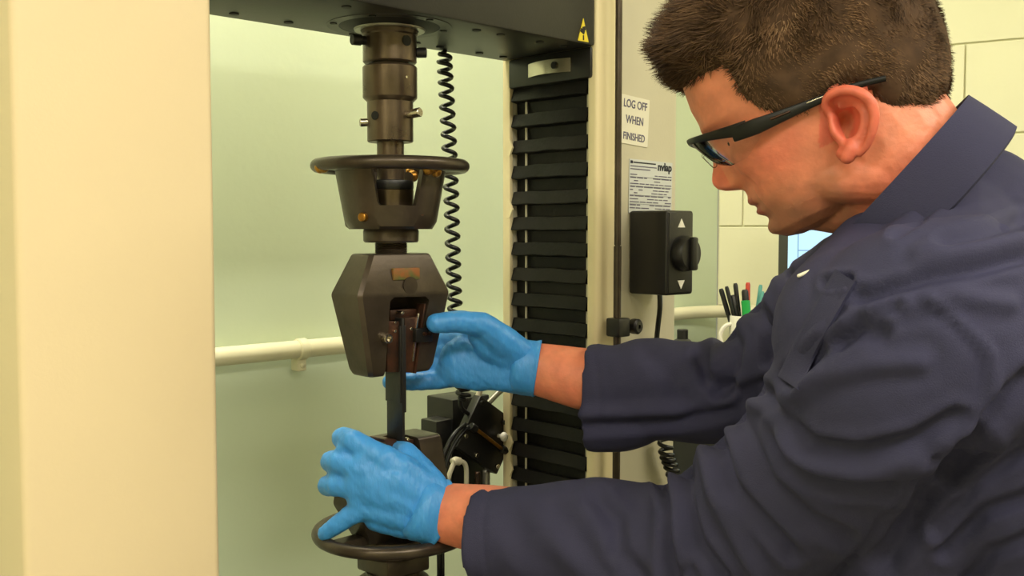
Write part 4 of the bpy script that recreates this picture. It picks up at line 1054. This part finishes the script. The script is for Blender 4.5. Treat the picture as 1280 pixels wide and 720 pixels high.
for v in bmc.verts:
    w = v.co; n = v.normal; d = .0022 * noise.noise(w * 16) + .0014 * noise.noise(Vector((w.x * 34, w.y * 34, w.z * 22)))
    if (EYE - w).normalized().dot(n) > -.05:
        x, y = topx(w)
        for f, b in zip(FOLDS, boxes):
            if f[3] < w.y < f[4] and b[0] < x < b[1] and b[2] < y < b[3]:
                t = segd(x, y, f[0]) / f[2]
                if t < 3: d -= f[1] * (math.exp(-t * t) - .38 * math.exp(-(t - 1.7) ** 2 * 1.6))
    moves.append((v, n * d))
for v, m_ in moves: v.co += m_
bmesh.ops.smooth_vert(bmc, verts=bmc.verts, factor=.4, use_axis_x=True, use_axis_y=True, use_axis_z=True)
from mathutils.bvhtree import BVHTree
bmc.normal_update(); TREE = BVHTree.FromBMesh(bmc)
def oncloth(x, y): return TREE.ray_cast(EYE, ray(x, y).normalized())[0]
cm = bpy.data.meshes.new('coat'); bmc.to_mesh(cm); bmc.free()
coat = pobj('lab_coat', None, 'coat', 180, cm); coat['label'] = 'navy blue cotton lab coat with wide sleeves'
# collar: band around the neck, tilted with the lean
CN = HP(1118, 222, 0) ; e1 = (HP(1211, 122, 0) - HP(1030, 318, 0)); hl = e1.length / 2; e1.normalize()
nn_ = e1.cross(SIDE).normalized(); nn_ = nn_ if nn_.z < 0 else -nn_
CN = (HP(1211, 122, 0) + HP(1030, 318, 0)) / 2
ctrl = [(0, .0, 1.0, .078, .0), (.35, .006, .985, .083, .012), (1, .052, 1.10, .108, .020)]
bm = B(); n = 96; loops = []
def collar_ring(off, k, b, t_in):
    out = []
    for i in range(n):
        t = R(-152) + R(304) * i / (n - 1)                  # open at the throat
        e = math.cos(t); wv_ = 1 + .01 * math.sin(5 * t)
        front = max(0, -math.cos(t)); 
        out.append(CN + e1 * (hl * k * e * wv_) + SIDE * ((b - t_in) * math.sin(t)) + nn_ * (off * (1 - .25 * front)) - e1 * t_in * e)
    return out
secs = [collar_ring(.010, .97, .076, .004), collar_ring(-.001, .995, .079, .002), collar_ring(-.002, 1.0, .082, 0), collar_ring(.015, 1.015, .091, 0), collar_ring(.032, 1.025, .103, 0), collar_ring(.045, 1.03, .112, 0), collar_ring(.047, 1.02, .110, .003), collar_ring(.032, 1.01, .100, .004), collar_ring(.015, 1.0, .085, .004)]
vv = [[bm.verts.new(p) for p in s] for s in secs]
for a, b in zip(vv, vv[1:] + vv[:1]):
    for i in range(n - 1): bm.faces.new((a[i], a[i + 1], b[i + 1], b[i]))
for e in (0, n - 1): bm.faces.new([s[e] for s in vv])
collar = pobj('collar', bm, 'coat', 50)
# front placket edge below the collar
edge = spline([(1044, 336), (1030, 360), (1014, 388), (998, 416), (984, 444), (972, 470)], 22)
rr = []
for k, (x, y) in enumerate(edge):
    sec = []
    for dx, dy, lift in ((0, 0, -.006), (0, 0, .0025), (3, 2, .0040), (24, 16, .0030), (27, 18, .0005), (24, 16, -.006)):
        h = oncloth(x + dx, y + dy) or oncloth(x + dx + 14, y + dy + 6)
        if h is None: sec = None; break
        sec.append(h - ray(x, y).normalized() * lift)
    if sec: rr.append(sec)
if len(rr) > 3:
    for _ in range(8): rr = [rr[0]] + [[(a + b * 2 + c) / 4 for a, b, c in zip(rr[k - 1], rr[k], rr[k + 1])] for k in range(1, len(rr) - 1)] + [rr[-1]]
    bm = B(); rings(bm, rr); pobj('placket', bm, 'coat', 50)
h = oncloth(1008, 340)
if h is not None:
    bm = B(); cone(bm, h + Vector((-.006, 0, -.003)), h + Vector((.006, 0, .002)), .0015, .0015); pobj('shirt_edge', bm, 'paper')
# --- trousers and shoes (below the frame)
for sg in (1, -1):
    bm = B(); hp = Vector((.665, .90, .80)) + SIDE * .09 * sg; kn = Vector((.645, .90, .48)) + SIDE * .10 * sg; an = Vector((.67, .90, .07)) + SIDE * .105 * sg
    sp_ = spline([tuple(hp) + (.088,), tuple(kn) + (.066,), tuple(an) + (.055,)], 16)
    rings(bm, [[Vector(s[:3]) + Vector((math.cos(2 * math.pi * i / 24), math.sin(2 * math.pi * i / 24), 0)) * s[3] for i in range(24)] for s in sp_]); pobj('trouser_leg', bm, 'trousers')
    bm = B(); rr = []
    for f, wv_, h0, h1 in ((-.08, .022, .0, .05), (-.07, .036, 0, .075), (-.02, .040, 0, .085), (.05, .042, 0, .07), (.12, .047, 0, .05), (.17, .042, 0, .04), (.195, .024, .004, .028)):
        c = Vector((an.x, an.y, 0)) + FH * f; rr.append([c + SIDE * wv_ * math.cos(2 * math.pi * i / 20) + Z3 * ((h0 + h1) / 2 + (h1 - h0) / 2 * math.copysign(abs(math.sin(2 * math.pi * i / 20)) ** .6, math.sin(2 * math.pi * i / 20))) for i in range(20)])
    rings(bm, rr); pobj('shoe', bm, 'shoe')
# --- gloves
def glove(fingers, palm, extra, cuff, name, lab, fills=()):
    bm = B()
    for pts, rads in fingers: chain(bm, [P(*p) for p in pts], rads)
    for pts, rads in palm: chain(bm, [P(*p) for p in pts], rads)
    for pts, rads in extra: chain(bm, [P(*p) for p in pts], rads)
    for pts, rads, fc in fills: chain(bm, [P(*p) for p in pts], rads, (ray(*pts[0][:2]).normalized(), fc))
    me = remesh(bm, .0019, 14, .5)
    b2 = B(); b2.from_mesh(me); b2.normal_update()
    for v in b2.verts:
        w = v.co; fade = 1
        v.co = w + v.normal * ((.0006 * noise.noise(Vector(((w.x + w.z) * 130, w.y * 40, (w.x - w.z) * 35))) + .0003 * noise.noise(w * 120)))
    c0, c1, ra, rb = cuff; c0 = P(*c0); c1 = P(*c1); d = (c1 - c0).normalized(); up = (Z3 - d * d.z).normalized(); ac = d.cross(up); n = 48; rr = []
    for k, (f, s) in enumerate([(0, .80), (.15, .93), (.35, 1.0), (.6, .985), (.8, .99), (.93, 1.03), (1.0, 1.06), (1.005, 1.0), (.9, .96), (.5, .93)]):
        rr.append([c0.lerp(c1, f) + (up * ra * math.sin(2 * math.pi * i / n) + ac * rb * math.cos(2 * math.pi * i / n)) * s * (1 + (.02 * noise.noise(Vector((i * .45, k * .7, 3))) + .012 * math.sin(i * .8 + k)) * (1 if k < 7 else .6)) for i in range(n)])
    rings(b2, rr, True, False)
    m = bpy.data.meshes.new(name); b2.to_mesh(m); b2.free(); g = pobj(name, None, 'glove', 180, m); g['label'] = lab
# left hand on the lower grip, back of the hand outwards
fr_ = .0128
glove([([(466, 566, 1.172), (441, 551, 1.178), (428, 547, 1.200), (432, 551, 1.232), (446, 556, 1.252)], [.0145, .0135, .0130, .0115, .0098]),
       ([(452, 586, 1.168), (425, 578, 1.178), (414, 577, 1.200), (419, 580, 1.234), (436, 584, 1.252)], [.0148, .0138, .0132, .0118, .0100]),
       ([(450, 610, 1.168), (423, 607, 1.178), (410, 607, 1.198), (415, 609, 1.230), (432, 611, 1.250)], [.0145, .0132, .0126, .0112, .0098]),
       ([(456, 634, 1.170), (437, 645, 1.172), (420, 657, 1.174), (406, 667, 1.180)], [.0140, .0122, .0110, .0092])],
      [([(466, 566, 1.172), (500, 585, 1.172), (544, 618, 1.182)], [.0150, .0180, .020]), ([(452, 586, 1.168), (496, 602, 1.166), (546, 630, 1.180)], [.0150, .0190, .022]),
       ([(450, 610, 1.168), (494, 620, 1.166), (546, 642, 1.180)], [.0150, .0190, .022]), ([(456, 634, 1.170), (496, 642, 1.170), (545, 656, 1.182)], [.0145, .0180, .020]),
       ([(470, 650, 1.176), (505, 657, 1.178), (540, 664, 1.184)], [.0135, .0150, .0150]),
       ([(464, 566, 1.172), (449, 586, 1.170), (446, 609, 1.170), (452, 634, 1.172)], [.0150, .0155, .0155, .0145]), ([(482, 574, 1.170), (472, 594, 1.168), (470, 614, 1.168), (474, 638, 1.171)], [.0165, .0175, .0175, .0165]), ([(436, 553, 1.180), (424, 578, 1.184), (422, 607, 1.184)], [.0112, .0118, .0112])],
      [([(540, 608, 1.186), (523, 585, 1.192), (508, 566, 1.200), (497, 561, 1.222)], [.0190, .0165, .0130, .0105])],
      ((512, 630, 1.172), (546, 641, 1.186), .0385, .0365), 'glove', 'blue nitrile glove with the back of the hand showing',
      [([(480, 601, 1.174), (536, 634, 1.184)], [.0375, .0350], .68), ([(466, 598, 1.176), (500, 615, 1.176)], [.030, .036], .66)])
# right hand on the upper grip, palm outwards, thumb on the front
glove([([(586, 424, 1.302), (556, 424, 1.330), (530, 427, 1.338), (508, 429, 1.330)], [.0140, .0125, .0112, .0095]),
       ([(578, 440, 1.306), (546, 441, 1.332), (520, 443, 1.336), (496, 445, 1.326)], [.0142, .0128, .0114, .0098]),
       ([(574, 457, 1.306), (544, 459, 1.322), (515, 462, 1.322), (492, 464, 1.312)], [.0140, .0125, .0110, .0095]),
       ([(572, 470, 1.300), (540, 475, 1.300), (512, 477, 1.292), (487, 478, 1.284)], [.0140, .0128, .0118, .0100])],
      [([(586, 424, 1.302), (622, 436, 1.296), (668, 450, 1.286)], [.0145, .0190, .0215]), ([(578, 440, 1.304), (620, 449, 1.296), (667, 460, 1.286)], [.0145, .0190, .0225]),
       ([(574, 457, 1.304), (618, 462, 1.296), (666, 470, 1.286)], [.0145, .0190, .0215]), ([(572, 470, 1.300), (615, 471, 1.292), (664, 478, 1.286)], [.0140, .0165, .0185])],
      [([(655, 446, 1.280), (625, 424, 1.262), (603, 406, 1.248), (574, 402, 1.236), (545, 404, 1.229)], [.0205, .0200, .0158, .0140, .0122]), ([(645, 450, 1.278), (612, 432, 1.270), (598, 420, 1.262)], [.0190, .0185, .0140]),
       ([(560, 462, 1.296), (575, 448, 1.292), (600, 440, 1.286)], [.0120, .0150, .0160])],
      ((640, 456, 1.285), (672, 461, 1.283), .0345, .0315), 'glove', 'blue nitrile glove with thumb pressed on the grip front',
      [([(600, 450, 1.296), (655, 460, 1.288)], [.031, .032], .6), ([(580, 452, 1.292), (640, 457, 1.284)], [.0325, .0345], .58), ([(566, 462, 1.296), (600, 466, 1.290)], [.0220, .024], .7)])
